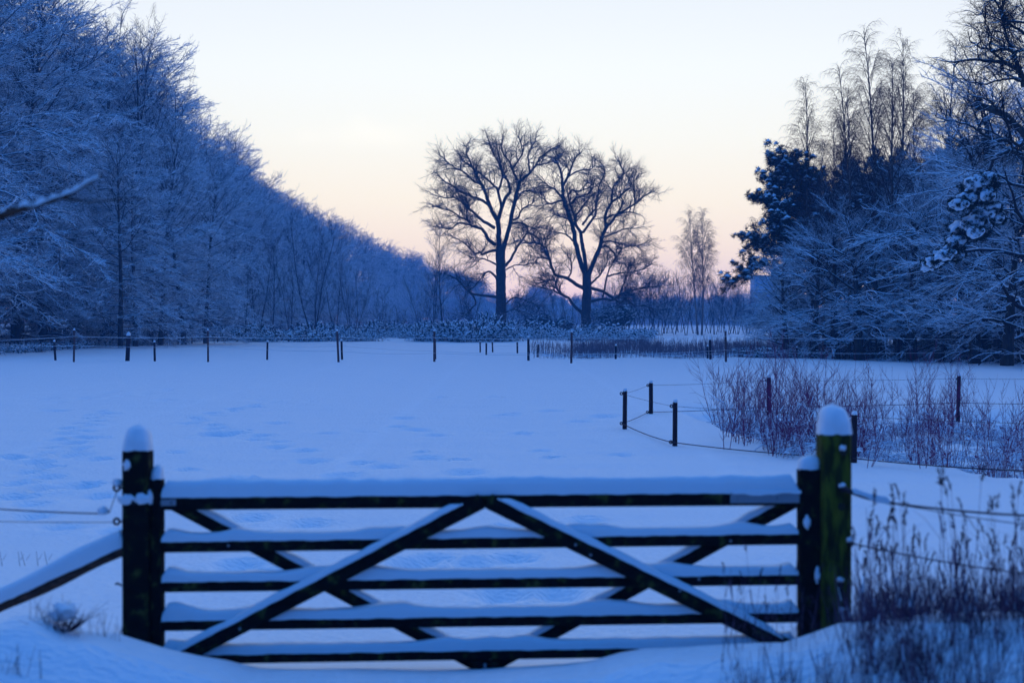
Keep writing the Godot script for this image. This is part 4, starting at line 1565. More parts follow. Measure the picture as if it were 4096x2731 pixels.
func make_person() -> void:
	var where := on(1836, 152.0)
	var o := thing("person", where, "person in dark hooded jacket standing behind the snowy brambles, left of the big tree", "person")
	o.rotation.y = 0.25
	var body := [
		[Vector3(0, 0.98, 0), Vector3(0, 1.28, 0.02), 0.15, 0.17], [Vector3(0, 1.28, 0.02), Vector3(0, 1.46, 0), 0.17, 0.10],
		[Vector3(-0.15, 1.42, 0), Vector3(0.15, 1.42, 0), 0.085, 0.085], [Vector3(0, 1.46, 0.01), Vector3(0, 1.58, 0.03), 0.06, 0.055],
		[Vector3(-0.10, 0.95, 0), Vector3(-0.11, 0.50, 0.03), 0.105, 0.07], [Vector3(-0.11, 0.50, 0.03), Vector3(-0.12, 0.08, 0), 0.068, 0.048], [Vector3(-0.12, 0.05, 0), Vector3(-0.13, 0.035, 0.17), 0.05, 0.04],
		[Vector3(0.10, 0.95, 0), Vector3(0.11, 0.50, 0.03), 0.105, 0.07], [Vector3(0.11, 0.50, 0.03), Vector3(0.12, 0.08, 0), 0.068, 0.048], [Vector3(0.12, 0.05, 0), Vector3(0.13, 0.035, 0.17), 0.05, 0.04],
		[Vector3(-0.20, 1.41, 0), Vector3(-0.29, 1.14, 0.02), 0.068, 0.055], [Vector3(-0.29, 1.14, 0.02), Vector3(-0.17, 1.02, 0.20), 0.053, 0.042], [Vector3(-0.17, 1.02, 0.20), Vector3(-0.11, 1.03, 0.24), 0.04, 0.035],
		[Vector3(0.20, 1.41, 0), Vector3(0.29, 1.14, 0.02), 0.068, 0.055], [Vector3(0.29, 1.14, 0.02), Vector3(0.17, 1.02, 0.20), 0.053, 0.042], [Vector3(0.17, 1.02, 0.20), Vector3(0.11, 1.03, 0.24), 0.04, 0.035],
		[Vector3(0, 1.62, 0.05), Vector3(0, 1.72, 0.03), 0.082, 0.098], [Vector3(0, 1.655, 0.13), Vector3(0, 1.67, 0.135), 0.018, 0.012], [Vector3(0, 1.60, 0.10), Vector3(0, 1.61, 0.10), 0.035, 0.03]]
	part("body", nets(body, Vector3(-0.45, -0.05, -0.28), Vector3(0.45, 1.9, 0.36), 0.025, 0.018), M.cloth, o)
	part("jacket", nets([[Vector3(0, 0.92, 0), Vector3(0, 1.30, 0.02), 0.205, 0.20], [Vector3(-0.14, 1.42, 0), Vector3(0.14, 1.42, 0), 0.115, 0.115],
		[Vector3(-0.20, 1.41, 0), Vector3(-0.30, 1.14, 0.02), 0.095, 0.085], [Vector3(-0.30, 1.14, 0.02), Vector3(-0.19, 1.03, 0.17), 0.08, 0.062],
		[Vector3(0.20, 1.41, 0), Vector3(0.30, 1.14, 0.02), 0.095, 0.085], [Vector3(0.30, 1.14, 0.02), Vector3(0.19, 1.03, 0.17), 0.08, 0.062]], Vector3(-0.5, 0.6, -0.34), Vector3(0.5, 1.62, 0.36), 0.03, 0.022), M.jacket, o)
	part("hood", nets([[Vector3(0, 1.50, -0.03), Vector3(0, 1.72, -0.02), 0.12, 0.125], [Vector3(0, 1.74, -0.01), Vector3(0, 1.84, -0.05), 0.10, 0.04]], Vector3(-0.2, 1.3, -0.22), Vector3(0.2, 1.95, 0.2), 0.025, 0.02), M.jacket, o)
	var face := nets([[Vector3(0, 1.62, 0.06), Vector3(0, 1.71, 0.05), 0.07, 0.078], [Vector3(0, 1.685, 0.128), Vector3(0, 1.655, 0.145), 0.012, 0.015], [Vector3(-0.03, 1.70, 0.12), Vector3(0.03, 1.70, 0.12), 0.012, 0.012], [Vector3(0, 1.60, 0.115), Vector3(0, 1.60, 0.12), 0.03, 0.03]], Vector3(-0.11, 1.5, -0.06), Vector3(0.11, 1.84, 0.2), 0.014, 0.01)
	part("face", face, M.skin, o)


# ---------------------------------------------------------------- the tower block in the distance
func make_tower() -> void:
	var d := 800.0
	var left := at(3018, 1280, d)
	var top := at(3018, 1104, d)
	var s := d / F
	var w := 24.0
	var deep := 14.0
	var foot := Vector3(left.x + w * 0.5, 0, -d - deep * 0.5)
	var tall := top.y
	var o := thing("tower_block", foot, "pale flat-roofed tower block far behind the pine, half hidden by it", "building")
	var g := Geo.new()
	g.box(Transform3D(Basis(), Vector3(0, tall * 0.5 - 0.5, 0)), Vector3(w, tall + 1.0, deep), 0.02)
	part("wall", g.mesh(), M.render_wall, o)
	var r := Geo.new()
	r.box(Transform3D(Basis(), Vector3(0, tall + 0.16, 0)), Vector3(w + 0.3, 0.3, deep + 0.3), 0.03)
	var roof := part("roof", r.mesh(), M.concrete, o)
	part("snow_layer", beam(Vector3(-w * 0.5, tall + 0.39, 0), Vector3(w * 0.5, tall + 0.39, 0), 0.16, deep, 0.05), M.snow, roof)
	for f in 9:
		for c in [-10.8, -5.4, 0.0, 5.2, 10.2]:
			if c > -10.0 and f % 2 == 1:
				continue
			var y := 1.8 + f * 2.8
			var tallw := 1.5 if c < -10.0 else 1.2
			var frame := part("window", beam(Vector3(c - 0.55, y, deep * 0.5 + 0.03), Vector3(c + 0.55, y, deep * 0.5 + 0.03), tallw, 0.08, 0.01), M.window_frame, o)
			part("pane", beam(Vector3(c - 0.45, y, deep * 0.5 + 0.08), Vector3(c + 0.45, y, deep * 0.5 + 0.08), tallw - 0.2, 0.03, 0.005), M.pane, frame)


# ---------------------------------------------------------------- materials
func flat(c: Color, roughness := 0.9, spec := 0.2) -> StandardMaterial3D:
	var m := StandardMaterial3D.new()
	m.albedo_color = c.linear_to_srgb()
	m.roughness = roughness
	m.metallic_specular = spec
	return m


func noise_tex(freq: float, ramp: Array, stretch := Vector3.ONE, size := 256, kind := FastNoiseLite.TYPE_SIMPLEX_SMOOTH) -> NoiseTexture2D:
	var n := FastNoiseLite.new()
	n.noise_type = kind
	n.frequency = freq
	n.fractal_octaves = 5
	n.seed = int(freq * 1000.0) + ramp.size() * 31
	var t := NoiseTexture2D.new()
	t.width = size
	t.height = size
	t.seamless = true
	t.noise = n
	if ramp.size():
		var g := Gradient.new()
		var offs := PackedFloat32Array()
		var cols := PackedColorArray()
		for q in ramp:
			offs.append(q[0])
			cols.append(q[1].linear_to_srgb())
		g.offsets = offs
		g.colors = cols
		t.color_ramp = g
	return t


func timber(ramp: Array, scale: Vector3, bump: float) -> StandardMaterial3D:
	var m := flat(Color.WHITE, 0.85, 0.15)
	m.albedo_texture = noise_tex(0.02, ramp)
	m.uv1_triplanar = true
	m.uv1_world_triplanar = true
	m.uv1_scale = scale
	m.heightmap_enabled = true
	m.heightmap_texture = noise_tex(0.03, [])
	m.heightmap_scale = bump
	return m


func make_materials() -> void:
	M.snow = flat(Color(0.70, 0.75, 0.81), 0.8, 0.15)
	M.snow.heightmap_enabled = true
	M.snow.heightmap_texture = noise_tex(0.05, [], Vector3.ONE, 1024)
	M.snow.heightmap_scale = 2.4
	M.snow.uv1_triplanar = true
	M.snow.uv1_world_triplanar = true
	M.snow.uv1_scale = Vector3(0.19, 0.19, 0.47)
	M.snow_near = flat(Color(0.70, 0.75, 0.81), 0.8, 0.15)
	M.snow_near.heightmap_enabled = true
	M.snow_near.heightmap_texture = noise_tex(0.06, [], Vector3.ONE, 512)
	M.snow_near.heightmap_scale = 0.5
	M.snow_near.uv1_triplanar = true
	M.snow_near.uv1_world_triplanar = true
	M.snow_near.uv1_scale = Vector3(4, 4, 4)
	M.twig_snow = flat(Color(0.64, 0.74, 0.84), 0.9, 0.1)
	M.gate_wood = timber([[0.0, Color(0.004, 0.004, 0.005)], [0.55, Color(0.007, 0.007, 0.007)], [0.68, Color(0.010, 0.011, 0.007)], [0.8, Color(0.028, 0.034, 0.011)], [1.0, Color(0.06, 0.066, 0.02)]], Vector3(1.6, 1.6, 1.6), 0.4)
	M.mossy_wood = timber([[0.0, Color(0.012, 0.012, 0.008)], [0.42, Color(0.032, 0.036, 0.010)], [0.6, Color(0.066, 0.076, 0.011)], [1.0, Color(0.11, 0.12, 0.016)]], Vector3(4.0, 0.9, 4.0), 0.5)
	M.rail_wood = timber([[0.0, Color(0.02, 0.014, 0.014)], [0.5, Color(0.055, 0.034, 0.028)], [1.0, Color(0.13, 0.07, 0.055)]], Vector3(2.0, 4.0, 4.0), 0.6)
	M.post_wood = flat(Color(0.030, 0.020, 0.028), 0.9, 0.1)
	M.pole_wood = flat(Color(0.10, 0.055, 0.055), 0.9, 0.1)
	M.bark = timber([[0.0, Color(0.018, 0.017, 0.018)], [0.6, Color(0.045, 0.042, 0.04)], [0.75, Color(0.07, 0.066, 0.06)], [1.0, Color(0.10, 0.10, 0.09)]], Vector3(1.2, 0.35, 1.2), 3.0)
	M.birch_bark = timber([[0.0, Color(0.04, 0.035, 0.035)], [0.5, Color(0.10, 0.08, 0.075)], [0.62, Color(0.26, 0.23, 0.21)], [1.0, Color(0.42, 0.39, 0.36)]], Vector3(0.9, 1.6, 0.9), 1.0)
	M.twig = flat(Color(0.050, 0.062, 0.080), 0.95, 0.1)
	M.dark_twig = flat(Color(0.024, 0.020, 0.022), 0.95, 0.1)
	M.birch_twig = flat(Color(0.060, 0.036, 0.034), 0.95, 0.1)
	M.red_twig = flat(Color(0.16, 0.034, 0.10), 0.9, 0.1)
	M.needle = flat(Color(0.018, 0.030, 0.024), 0.9, 0.1)
	M.holly = flat(Color(0.016, 0.034, 0.030), 0.7, 0.25)
	M.reed = flat(Color(0.10, 0.058, 0.10), 0.9, 0.1)
	M.reed_dark = flat(Color(0.15, 0.12, 0.16), 0.95, 0.1)
	M.plume = flat(Color(0.038, 0.022, 0.046), 0.95, 0.1)
	M.wire = flat(Color(0.05, 0.035, 0.045), 0.8, 0.2)
	M.snowy_wire = flat(Color(0.62, 0.62, 0.66), 0.9, 0.1)
	M.steel = flat(Color(0.20, 0.23, 0.27), 0.55, 0.5)
	M.steel.metallic = 0.3
	M.dark_metal = flat(Color(0.02, 0.02, 0.024), 0.6, 0.3)
	M.plastic = flat(Color(0.012, 0.012, 0.016), 0.5, 0.3)
	M.jacket = flat(Color(0.010, 0.012, 0.016), 0.9, 0.1)
	M.cloth = flat(Color(0.016, 0.018, 0.024), 0.9, 0.1)
	M.skin = flat(Color(0.32, 0.20, 0.16), 0.6, 0.3)
	M.render_wall = flat(Color(0.55, 0.57, 0.60), 0.9, 0.1)
	M.concrete = flat(Color(0.32, 0.33, 0.35), 0.9, 0.1)
	M.window_frame = flat(Color(0.7, 0.72, 0.74), 0.7, 0.2)
	M.pane = flat(Color(0.05, 0.07, 0.10), 0.15, 0.5)


# ---------------------------------------------------------------- sky: the glow of the set sun ahead, blue dusk above and behind
func ramp_at(k: Array, x: float) -> Vector3:
	if x <= k[0][0]:
		return k[0][1]
	for i in range(1, k.size()):
		if x < k[i][0]:
			return k[i - 1][1].lerp(k[i][1], (x - k[i - 1][0]) / (k[i][0] - k[i - 1][0]))
	return k[-1][1]


func make_sky() -> void:
	var glow := [[0.0, Vector3(0.66, 0.44, 0.60)], [1.5, Vector3(0.92, 0.74, 0.70)], [2.8, Vector3(1.04, 0.87, 0.71)], [4.8, Vector3(1.05, 0.96, 0.79)], [7.3, Vector3(1.01, 1.01, 0.92)], [9.9, Vector3(0.97, 1.02, 1.01)], [13.0, Vector3(0.87, 0.935, 0.99)], [20.0, Vector3(0.88, 0.95, 1.05)], [30.0, Vector3(0.90, 0.98, 1.12)], [45.0, Vector3(0.52, 0.74, 1.18)], [65.0, Vector3(0.18, 0.52, 1.22)], [90.0, Vector3(0.045, 0.40, 1.24)]]
	var dusk := [[0.0, Vector3(0.008, 0.15, 0.62)], [20.0, Vector3(0.010, 0.19, 0.78)], [45.0, Vector3(0.015, 0.26, 1.0)], [90.0, Vector3(0.045, 0.40, 1.24)]]
	var w := 1024
	var h := 512
	var px := PackedFloat32Array()
	px.resize(w * h * 4)
	var share := PackedFloat32Array()
	for i in w:
		share.append(pow(0.5 + 0.5 * cos(TAU * (i + 0.5) / w), 1.7))
	var k := 0
	for j in h:
		var up := 90.0 - 180.0 * (j + 0.5) / h
		# what reaches the eye has crossed the haze: the sky behind it is that much stronger
		var clear := exp(-HAZE * minf(30.0 / sin(deg_to_rad(maxf(up, 0.5))), 920.0))
		var a := (ramp_at(glow, up) - AIR * (1.0 - clear)) / clear
		var b := ramp_at(dusk, up)
		for i in w:
			var c := b.lerp(a, share[i]) if up > 0.0 else Vector3(0.13, 0.26, 0.62)
			if up > 6.0 and up < 9.0:
				var az := 360.0 * (i + 0.5) / w
				az = az if az < 180.0 else az - 360.0
				for q in [[-5.6, 7.35, 1.6, 0.30, 0.10], [-8.6, 7.15, 0.8, 0.08, 0.09], [-6.1, 7.9, 0.4, 0.06, 0.06]]:
					c += Vector3(1.0, 0.72, 0.45) * q[4] * exp(-pow((az - q[0]) / q[2], 2.0) - pow((up - q[1] - 0.05 * sin(az * 3.0)) / q[3], 2.0))
			px[k] = c.x
			px[k + 1] = c.y
			px[k + 2] = c.z
			px[k + 3] = 1.0
			k += 4
	var im := Image.create_from_data(w, h, false, Image.FORMAT_RGBAF, px.to_byte_array())
	var m := PanoramaSkyMaterial.new()
	m.panorama = ImageTexture.create_from_image(im)
	m.energy_multiplier = 1.0
	var sky := Sky.new()
	sky.sky_material = m
	var e := Environment.new()
	e.background_mode = Environment.BG_SKY
	e.sky = sky
	e.tonemap_mode = Environment.TONE_MAPPER_LINEAR
	e.tonemap_exposure = EXPOSURE
	e.sdfgi_enabled = true
	e.ssao_enabled = true
	e.ssil_enabled = true
	if HAZE > 0.0:
		e.fog_enabled = true
		e.fog_density = HAZE
		e.fog_light_color = Color(0.38, 0.68, 1.0)
	var world := WorldEnvironment.new()
	world.name = "world"
	world.environment = e
	add_child(world)
	# the last of the sun: below the trees, so weak that nothing casts a shadow
	var sun := DirectionalLight3D.new()
	sun.name = "sunset_glow"
	sun.light_color = Color(1.0, 0.78, 0.72)
	sun.light_energy = 0.03
	sun.light_angular_distance = 12.0
	sun.shadow_enabled = true
	add_child(sun)
	sun.look_at_from_position(Vector3.ZERO, Vector3(0.1, -0.09, 1.0))


const AIR := Vector3(0.03, 0.10, 0.30)
const EXPOSURE := 1.0
const HAZE := 0.0015


func make_camera() -> void:
	var cam := Camera3D.new()
	cam.name = "camera"
	add_child(cam)
	cam.transform = Transform3D(view, EYE)
	var lens := CameraAttributesPhysical.new()
	lens.frustum_focal_length = 50.0
	lens.frustum_near = 0.05
	lens.frustum_far = 3000.0
	lens.frustum_focus_distance = 60.0
	lens.exposure_aperture = 2.3
	cam.attributes = lens
	cam.fov = rad_to_deg(2.0 * atan(1365.5 / F))
	cam.near = 0.05
	cam.far = 3000.0
	cam.current = true


# ---------------------------------------------------------------- the whole place
func _ready() -> void:
	make_camera()
	make_sky()
	rough.seed = 3
	rough.frequency = 0.05
	rough.fractal_octaves = 3
	drift.seed = 8
	drift.frequency = 0.06
	drift.fractal_octaves = 3
	make_materials()
	make_ground()
	rng.seed = 77
	make_sprays()
	make_woods()
	make_tower()
	make_fences()
	make_gate()
	make_gate_posts()
	make_person()
	make_plants()


func first(o: Node3D, where: Vector3, turn: float, size: float, label: String, group := "") -> Node3D:
	o.name = numbered(str(o.get_meta("called")))
	add_child(o)
	place(o, where, turn, size)
	o.set_meta("label", label)
	if group:
		o.set_meta("group", group)
	return o


# protos: trees already built; the first use moves the original, later ones are copies
var used := {}


func plant(o: Node3D, where: Vector3, turn: float, size: float, label: String, group := "") -> Node3D:
	if not used.has(o):
		used[o] = true
		return first(o, where, turn, size, label, group)
	return copy(o, where, turn, size, label, group)


func rank(v: int, list: Array) -> String:
	var words := ["first", "second", "third", "fourth", "fifth", "sixth", "seventh", "eighth", "ninth", "tenth", "eleventh", "twelfth", "thirteenth", "fourteenth", "fifteenth", "sixteenth", "seventeenth", "eighteenth", "nineteenth", "twentieth", "twenty-first", "twenty-second"]
	return words[list.find(v)]


func make_woods() -> void:
	var beeches := []
	for k in 3:
		beeches.append(finish(beech(24.0, 6.2 + 0.4 * k, 53, 0.035, 101 + k, sp_snow), "beech", "tree", M.bark, M.twig))
	rng.seed = 31
	# --- the wood on the left: front row, from the edge of the picture into the distance
	var ords := ["first", "second", "third", "fourth", "fifth", "sixth", "seventh", "eighth", "ninth", "tenth", "eleventh", "twelfth"]
	# the tops of the wood step down to the right; [pixel across, pixel height of the top]
	var sky_line := [[-200.0, -330.0], [0.0, -190.0], [400.0, -20.0], [500.0, 80.0], [600.0, 125.0], [720.0, 150.0], [810.0, 250.0], [865.0, 440.0], [935.0, 640.0], [1120.0, 780.0], [1300.0, 860.0], [1430.0, 920.0], [1560.0, 990.0], [1680.0, 1030.0], [1800.0, 1060.0]]
	var edge := [[78.0, -37.0], [95.0, -36.5], [118.0, -35.6], [128.0, -34.6], [133.0, -36.0], [150.0, -38.5], [175.0, -37.5], [360.0, -37.5], [500.0, -30.0]]
	var z := -78.0
	var k := 0
	while z > -480.0:
		var dd := -z
		var x := table(dd, edge) + rng.randf_range(-0.5, 0.5)
		var tall := minf((1280.0 - table(2048.0 + (x + (6.5 if dd < 165.0 else 4.0)) / dd * F, sky_line)) / F * dd + 2.0, 30.0)
		var label: String
		if k < ords.size():
			label = "snow-laden beech, %s of the wood's front row counted from the picture's left edge" % ords[k]
		else:
			label = "distant snow-laden tree in the receding edge of the wood, beyond the twelfth of its row"
		plant(beeches[rng.randi() % 3], Vector3(x, height(x, z), z), rng.randf() * TAU, tall / 23.4, label, "snow-laden trees along the edge of the wood on the left")
		z -= rng.randf_range(5.6, 7.4) * (1.0 if dd < 200.0 else 1.4)
		k += 1
	for row in 3:
		z = -72.0 - row * 3.0
		while z > -330.0:
			var dd := -z
			var x := table(dd, edge) - 7.0 - 7.5 * row + rng.randf_range(-1.2, 1.2)
			var tall := minf((1280.0 - table(2048.0 + x / dd * F, sky_line) - 25.0) / F * dd + 2.0, 30.0)
			plant(beeches[rng.randi() % 3], Vector3(x, 0, z), rng.randf() * TAU, tall / 23.4 * rng.randf_range(0.9, 1.0), "snow-laden tree inside the wood on the left, showing through behind its front row", "trees inside the wood on the left")
			z -= rng.randf_range(7.0, 9.0)
	# one tall bare crown bulging out of the upper edge of the wood
	var crown := finish(bare(25.0, 1, 0.0, 26, 0.30, 0.5, 521, sp_fine, 0.35), "bare_beech", "tree", M.bark, M.dark_twig)
	plant(crown, on(660, 124), 2.2, 0.90, "tall bare beech whose dark crown bulges from the upper edge of the snowy wood")
	plant(crown, on(600, 117), 2.9, 1.06, "second bare beech crown, left of the one bulging from the wood's upper edge")
	for q in [[540, 106, 0.62, "first"], [640, 111, 0.66, "second"], [735, 115, 0.66, "third"], [820, 119, 0.60, "fourth"], [480, 100, 0.6, "fifth"]]:
		plant(beeches[rng.randi() % 3], on(q[0], q[1]), rng.randf() * TAU, q[2], "lower snow-laden beech at the foot of the bare crowned ones, %s of five" % q[3], "low beeches in front of the wood's corner")
	# --- where the wood swings round behind the big trees
	var fars := []
	for b in 3:
		fars.append(finish(beech(20.0, 6.0, 34, 0.06, 131 + b, sp_far, 1.7, 1.6), "tree", "tree", M.bark, M.twig))
	rng.seed = 33
	for q in [[1500, 430, 1.0], [1540, 445, 1.0], [1600, 470, 1.0], [1650, 490, 1.02], [1690, 505, 1.0], [1760, 530, 0.98], [1810, 545, 0.96], [1850, 555, 0.94], [1900, 575, 0.86], [1560, 470, 0.92], [1640, 500, 0.95], [1720, 520, 0.92], [1780, 540, 0.88], [1830, 560, 0.88], [1880, 570, 0.86], [1925, 580, 0.80], [1965, 590, 0.64]]:
		plant(fars[rng.randi() % 3], on(q[0], q[1]), rng.randf() * TAU, q[2], "hazy round-topped tree in the far tip of the wood, left behind the bigger bare tree", "trees in the far tip of the wood")
	for q in 96:
		var px := 1930.0 + q % 48 * 28.0 + rng.randf_range(-14, 14)
		var d := (560.0 if q < 48 else 680.0) + rng.randf_range(-30, 40)
		var bump := (0.50 if q < 48 else 0.62) + (0.22 if absf(px - 2165.0) < 45.0 else 0.0)
		plant(fars[rng.randi() % 3], on(px, d), rng.randf() * TAU, bump * rng.randf_range(0.8, 1.1), "hazy tree in the low far tree line on the horizon", "far tree line on the horizon")

	# --- the two big bare trees
	var g := left_hero()
	var o := finish(g, "old_tree", "tree", M.bark, M.dark_twig)
	first(o, hero_at, 0, 1.0, "taller of the two big bare trees, with a broad domed crown and straight thick trunk")
	g = right_hero()
	o = finish(g, "old_tree", "tree", M.bark, M.dark_twig)
	first(o, hero_at, 0, 1.0, "big bare tree with forked trunk and low drooping limbs, right of the domed one")

	# --- birches
	var birches := []
	for b in 3:
		birches.append(finish(birch(18.0, 1, 201 + b, sp_birch, 3.0, 3.3), "birch", "tree", M.birch_bark, M.birch_twig))
	var twin := finish(birch(18.6, 2, 214, sp_twin, 2.4, 3.7), "birch", "tree", M.birch_bark, M.birch_twig)
	first(twin, on(2800, 190), 0.4, 1.0, "twin-stemmed birch standing alone against the pink sky, right of the big trees")
	for q in [[3508, 83, 1.09, "tallest birch, its top highest of those rising over the pines"], [3230, 84, 0.99, "leftmost of the birches rising over the pines, with wide drooping twigs"], [3405, 86, 1.0, "slim birch rising just left of the tallest birch"], [3625, 82, 1.06, "birch leaning right beside the tallest birch, its thin top apart"], [3780, 84, 1.08, "birch whose top stands beside the branches of the oak in the corner"], [3700, 88, 1.02, "small birch between the leaning birch and the one beside the oak"], [3320, 90, 0.9, "short birch in the gap between the leftmost birch and the slim one"], [3105, 87, 0.74, "short spreading birch behind the leftmost pine, nearest the tower block"], [3385, 76, 0.55, "thin pale birch stem in front of the pines near the fence"]]:
		plant(birches[rng.randi() % 3], on(q[0], q[1]), rng.randf() * TAU, q[2], q[3], "birches among the pines on the right")

	# --- pines
	var pines := []
	for b in 3:
		pines.append(finish(pine(13.0, 3.4, 0.34, 22, 301 + b), "pine", "tree", M.bark, M.needle))
	var lone := finish(pine(11.5, 4.4, 0.5, 24, 311, 0.22), "pine", "tree", M.bark, M.needle)
	first(lone, on(3185, 85), 2.6, 0.98, "leftmost pine, its snowy boughs reaching out over the pale tower block")
	for q in [[3270, 88, 0.86], [3400, 90, 0.92], [3525, 92, 0.94], [3640, 90, 0.90], [3330, 95, 0.82], [3460, 84, 0.80], [3590, 98, 0.96], [3740, 95, 1.0], [3860, 90, 1.0], [3990, 88, 1.0], [3210, 97, 0.72]]:
		plant(pines[rng.randi() % 3], on(q[0], q[1]), rng.randf() * TAU, q[2], "dark snowy pine, %s of the close clump counted from the pale tower block" % rank(q[0], [3210, 3270, 3330, 3400, 3460, 3525, 3590, 3640, 3740, 3860, 3990]), "pines in the clump on the right")

	# --- the dense snow-laden growth at the foot of the pines and to the right of them
	var under := []
	for b in 3:
		under.append(finish(beech(9.0, 3.0, 30, 0.05, 401 + b, sp_thin, 0.8, 0.3), "snowy_tree", "tree", M.bark, M.dark_twig))
	for q in [[3110, 82, 0.40], [3170, 79, 0.52], [3260, 77, 0.70], [3350, 78, 0.75], [3440, 76, 0.72], [3530, 77, 0.80], [3620, 74, 0.82], [3310, 84, 1.0], [3480, 84, 1.05], [3600, 82, 1.1], [3700, 76, 0.95], [3790, 73, 0.9], [3890, 70, 0.9], [4000, 68, 0.95], [4100, 66, 1.0], [3740, 80, 1.15], [3850, 78, 1.25], [3960, 76, 1.3], [4070, 74, 1.3], [4180, 70, 1.2], [3200, 88, 0.9], [3140, 82, 0.56]]:
		plant(under[rng.randi() % 3], on(q[0], q[1]), rng.randf() * TAU, q[2], "snow-laden young tree, %s of the thicket counted from the tower block" % rank(q[0], [3110, 3140, 3170, 3200, 3260, 3310, 3350, 3440, 3480, 3530, 3600, 3620, 3700, 3740, 3790, 3850, 3890, 3960, 4000, 4070, 4100, 4180]), "snowy thicket under the pines on the right")
	# birch stems and sparsely branched young trees standing in front of the thicket
	for q in [[3390, 74, 0.86, "pale slim birch stem before the thicket, left of the stouter stem by the fence"], [3592, 73, 0.96, "stouter brown birch stem before the thicket, rising beside a fence post"], [3300, 75, 0.70, "thin birch stem at the left front of the thicket"]]:
		plant(birches[rng.randi() % 3], on(q[0], q[1]), rng.randf() * TAU, q[2], q[3], "birches among the pines on the right")
	var sparse := []
	for b in 2:
		sparse.append(finish(beech(8.5, 3.0, 20, 0.08, 421 + b, sp_thin, 2.2, 1.5), "snowy_tree", "tree", M.bark, M.dark_twig))
	for q in [[3150, 76, 0.6], [3250, 74, 0.72], [3345, 73, 0.8], [3440, 72, 0.85], [3530, 72, 0.8], [3650, 70, 0.9], [3760, 69, 0.85], [3900, 66, 0.9], [4030, 63, 0.9]]:
		plant(sparse[rng.randi() % 2], on(q[0], q[1]), rng.randf() * TAU, q[2], "young tree with few snow-lined branches, %s along the thicket's front from the left" % rank(q[0], [3150, 3250, 3345, 3440, 3530, 3650, 3760, 3900, 4030]), "snowy thicket under the pines on the right")
	# large trees at the right edge
	plant(under[1], on(4150, 60), 1.0, 1.4, "large snow-laden tree at the right edge, its long branches reaching left over the thicket")
	plant(under[2], on(3960, 70), 3.3, 1.45, "broad snow-laden tree right behind the heavy white spruce bough")
	rng.seed = 47
	var ok := finish(oak_limbs(), "oak", "tree", M.bark, M.dark_twig)
	first(ok, hero_at, 0, 1.0, "bare crooked oak in the top right corner, trunk outside the picture")
	make_bough()

	# --- small bare trees and scrub between the field and the wood
	var smalls := []
	for b in 4:
		smalls.append(finish(bare(12.0, [1, 2, 3, 4][b], [0.0, 0.16, 0.28, 0.34][b], [16, 13, 11, 9][b], [0.12, 0.11, 0.085, 0.075][b], 0.5, 601 + b, sp_fine, 0.12), "small_tree", "tree", M.bark, M.dark_twig))
	for q in [[1256, 168, 2, 1.2, "bare tree with three rising stems in front of the wood, left of the middle"], [1090, 166, 0, 0.9, "slender straight bare tree leftmost in front of the wood"], [1160, 163, 1, 0.62, "small forked bare tree between the slender one and the three-stemmed one"], [1411, 170, 3, 0.78, "dense bushy bare tree right of the three-stemmed one"], [1340, 178, 1, 0.8, "bare tree behind and between the three-stemmed and the bushy tree"], [1030, 172, 1, 1.0, "bare tree close against the dark wood, left of the slender one"], [980, 170, 0, 0.9, "thin bare tree at the corner of the dense wood"],
		[1520, 180, 1, 0.5, "low bare tree in the gap before the hazy wood"], [1735, 165, 1, 0.86, "forked bare tree left of the person"], [1770, 163, 0, 1.06, "tall thin bare tree just left of the person, top in the pink sky"], [1690, 185, 2, 0.72, "spreading bare tree behind the forked one left of the person"], [1880, 185, 2, 0.6, "small bare tree behind the person and the bigger trunk"]]:
		plant(smalls[q[2]], on(q[0], q[1]), rng.randf() * TAU, q[3], q[4], "small bare trees at the edge of the wood")
	for q in [[2470, 205, 2, 0.7], [2530, 190, 3, 0.78], [2590, 195, 3, 0.84], [2640, 188, 3, 0.80], [2700, 200, 2, 0.66], [2745, 186, 1, 0.66], [2860, 196, 2, 0.68], [2910, 190, 3, 0.72], [2950, 200, 2, 0.64], [3000, 210, 3, 0.6], [2560, 215, 2, 0.85], [2680, 220, 3, 0.74], [2840, 220, 2, 0.74], [2415, 220, 2, 0.62], [2090, 230, 2, 0.6], [2140, 215, 3, 0.5], [2240, 225, 2, 0.6], [2290, 220, 3, 0.55], [3060, 205, 2, 0.5], [3025, 180, 3, 0.40], [3060, 165, 2, 0.36], [3090, 170, 3, 0.42], [2990, 185, 2, 0.42], [2500, 235, 3, 0.9], [2620, 240, 2, 0.9], [2660, 210, 2, 0.8], [2720, 230, 3, 0.84], [2780, 215, 3, 0.7], [2815, 235, 2, 0.8], [2885, 225, 3, 0.8], [2930, 215, 2, 0.74], [2980, 225, 3, 0.7], [2450, 240, 3, 0.8], [2370, 235, 2, 0.66], [2190, 240, 3, 0.62], [2040, 235, 3, 0.6], [2110, 245, 2, 0.6]]:
		plant(smalls[q[2]], on(q[0], q[1]), rng.randf() * TAU, q[3], "many-stemmed bare thicket tree in the scrub right of and behind the big trees", "scrub behind and right of the big trees")
	for q in 16:
		var px := 1470.0 + q * 66.0 + rng.randf_range(-20, 20)
		plant(smalls[1 + q % 3], on(px, rng.randf_range(150.0, 172.0)), rng.randf() * TAU, rng.randf_range(0.16, 0.34), "twiggy low shrub standing in the snowy brambles below the big bare trees", "twiggy shrubs in the brambles")
	bush(on(2205, 166), 4.0, 3.1, 5200, 0.10, 71, "evergreen_bush", "dark evergreen bush with dusted leaves, left of the forked big trunk")
	bush(on(2440, 166), 3.6, 4.0, 6000, 0.10, 72, "evergreen_bush", "taller dark evergreen bush right of the forked big trunk")
	bush(on(2320, 165), 2.6, 1.7, 2200, 0.2, 73, "evergreen_bush", "low evergreen bush hiding the foot of the forked big trunk")
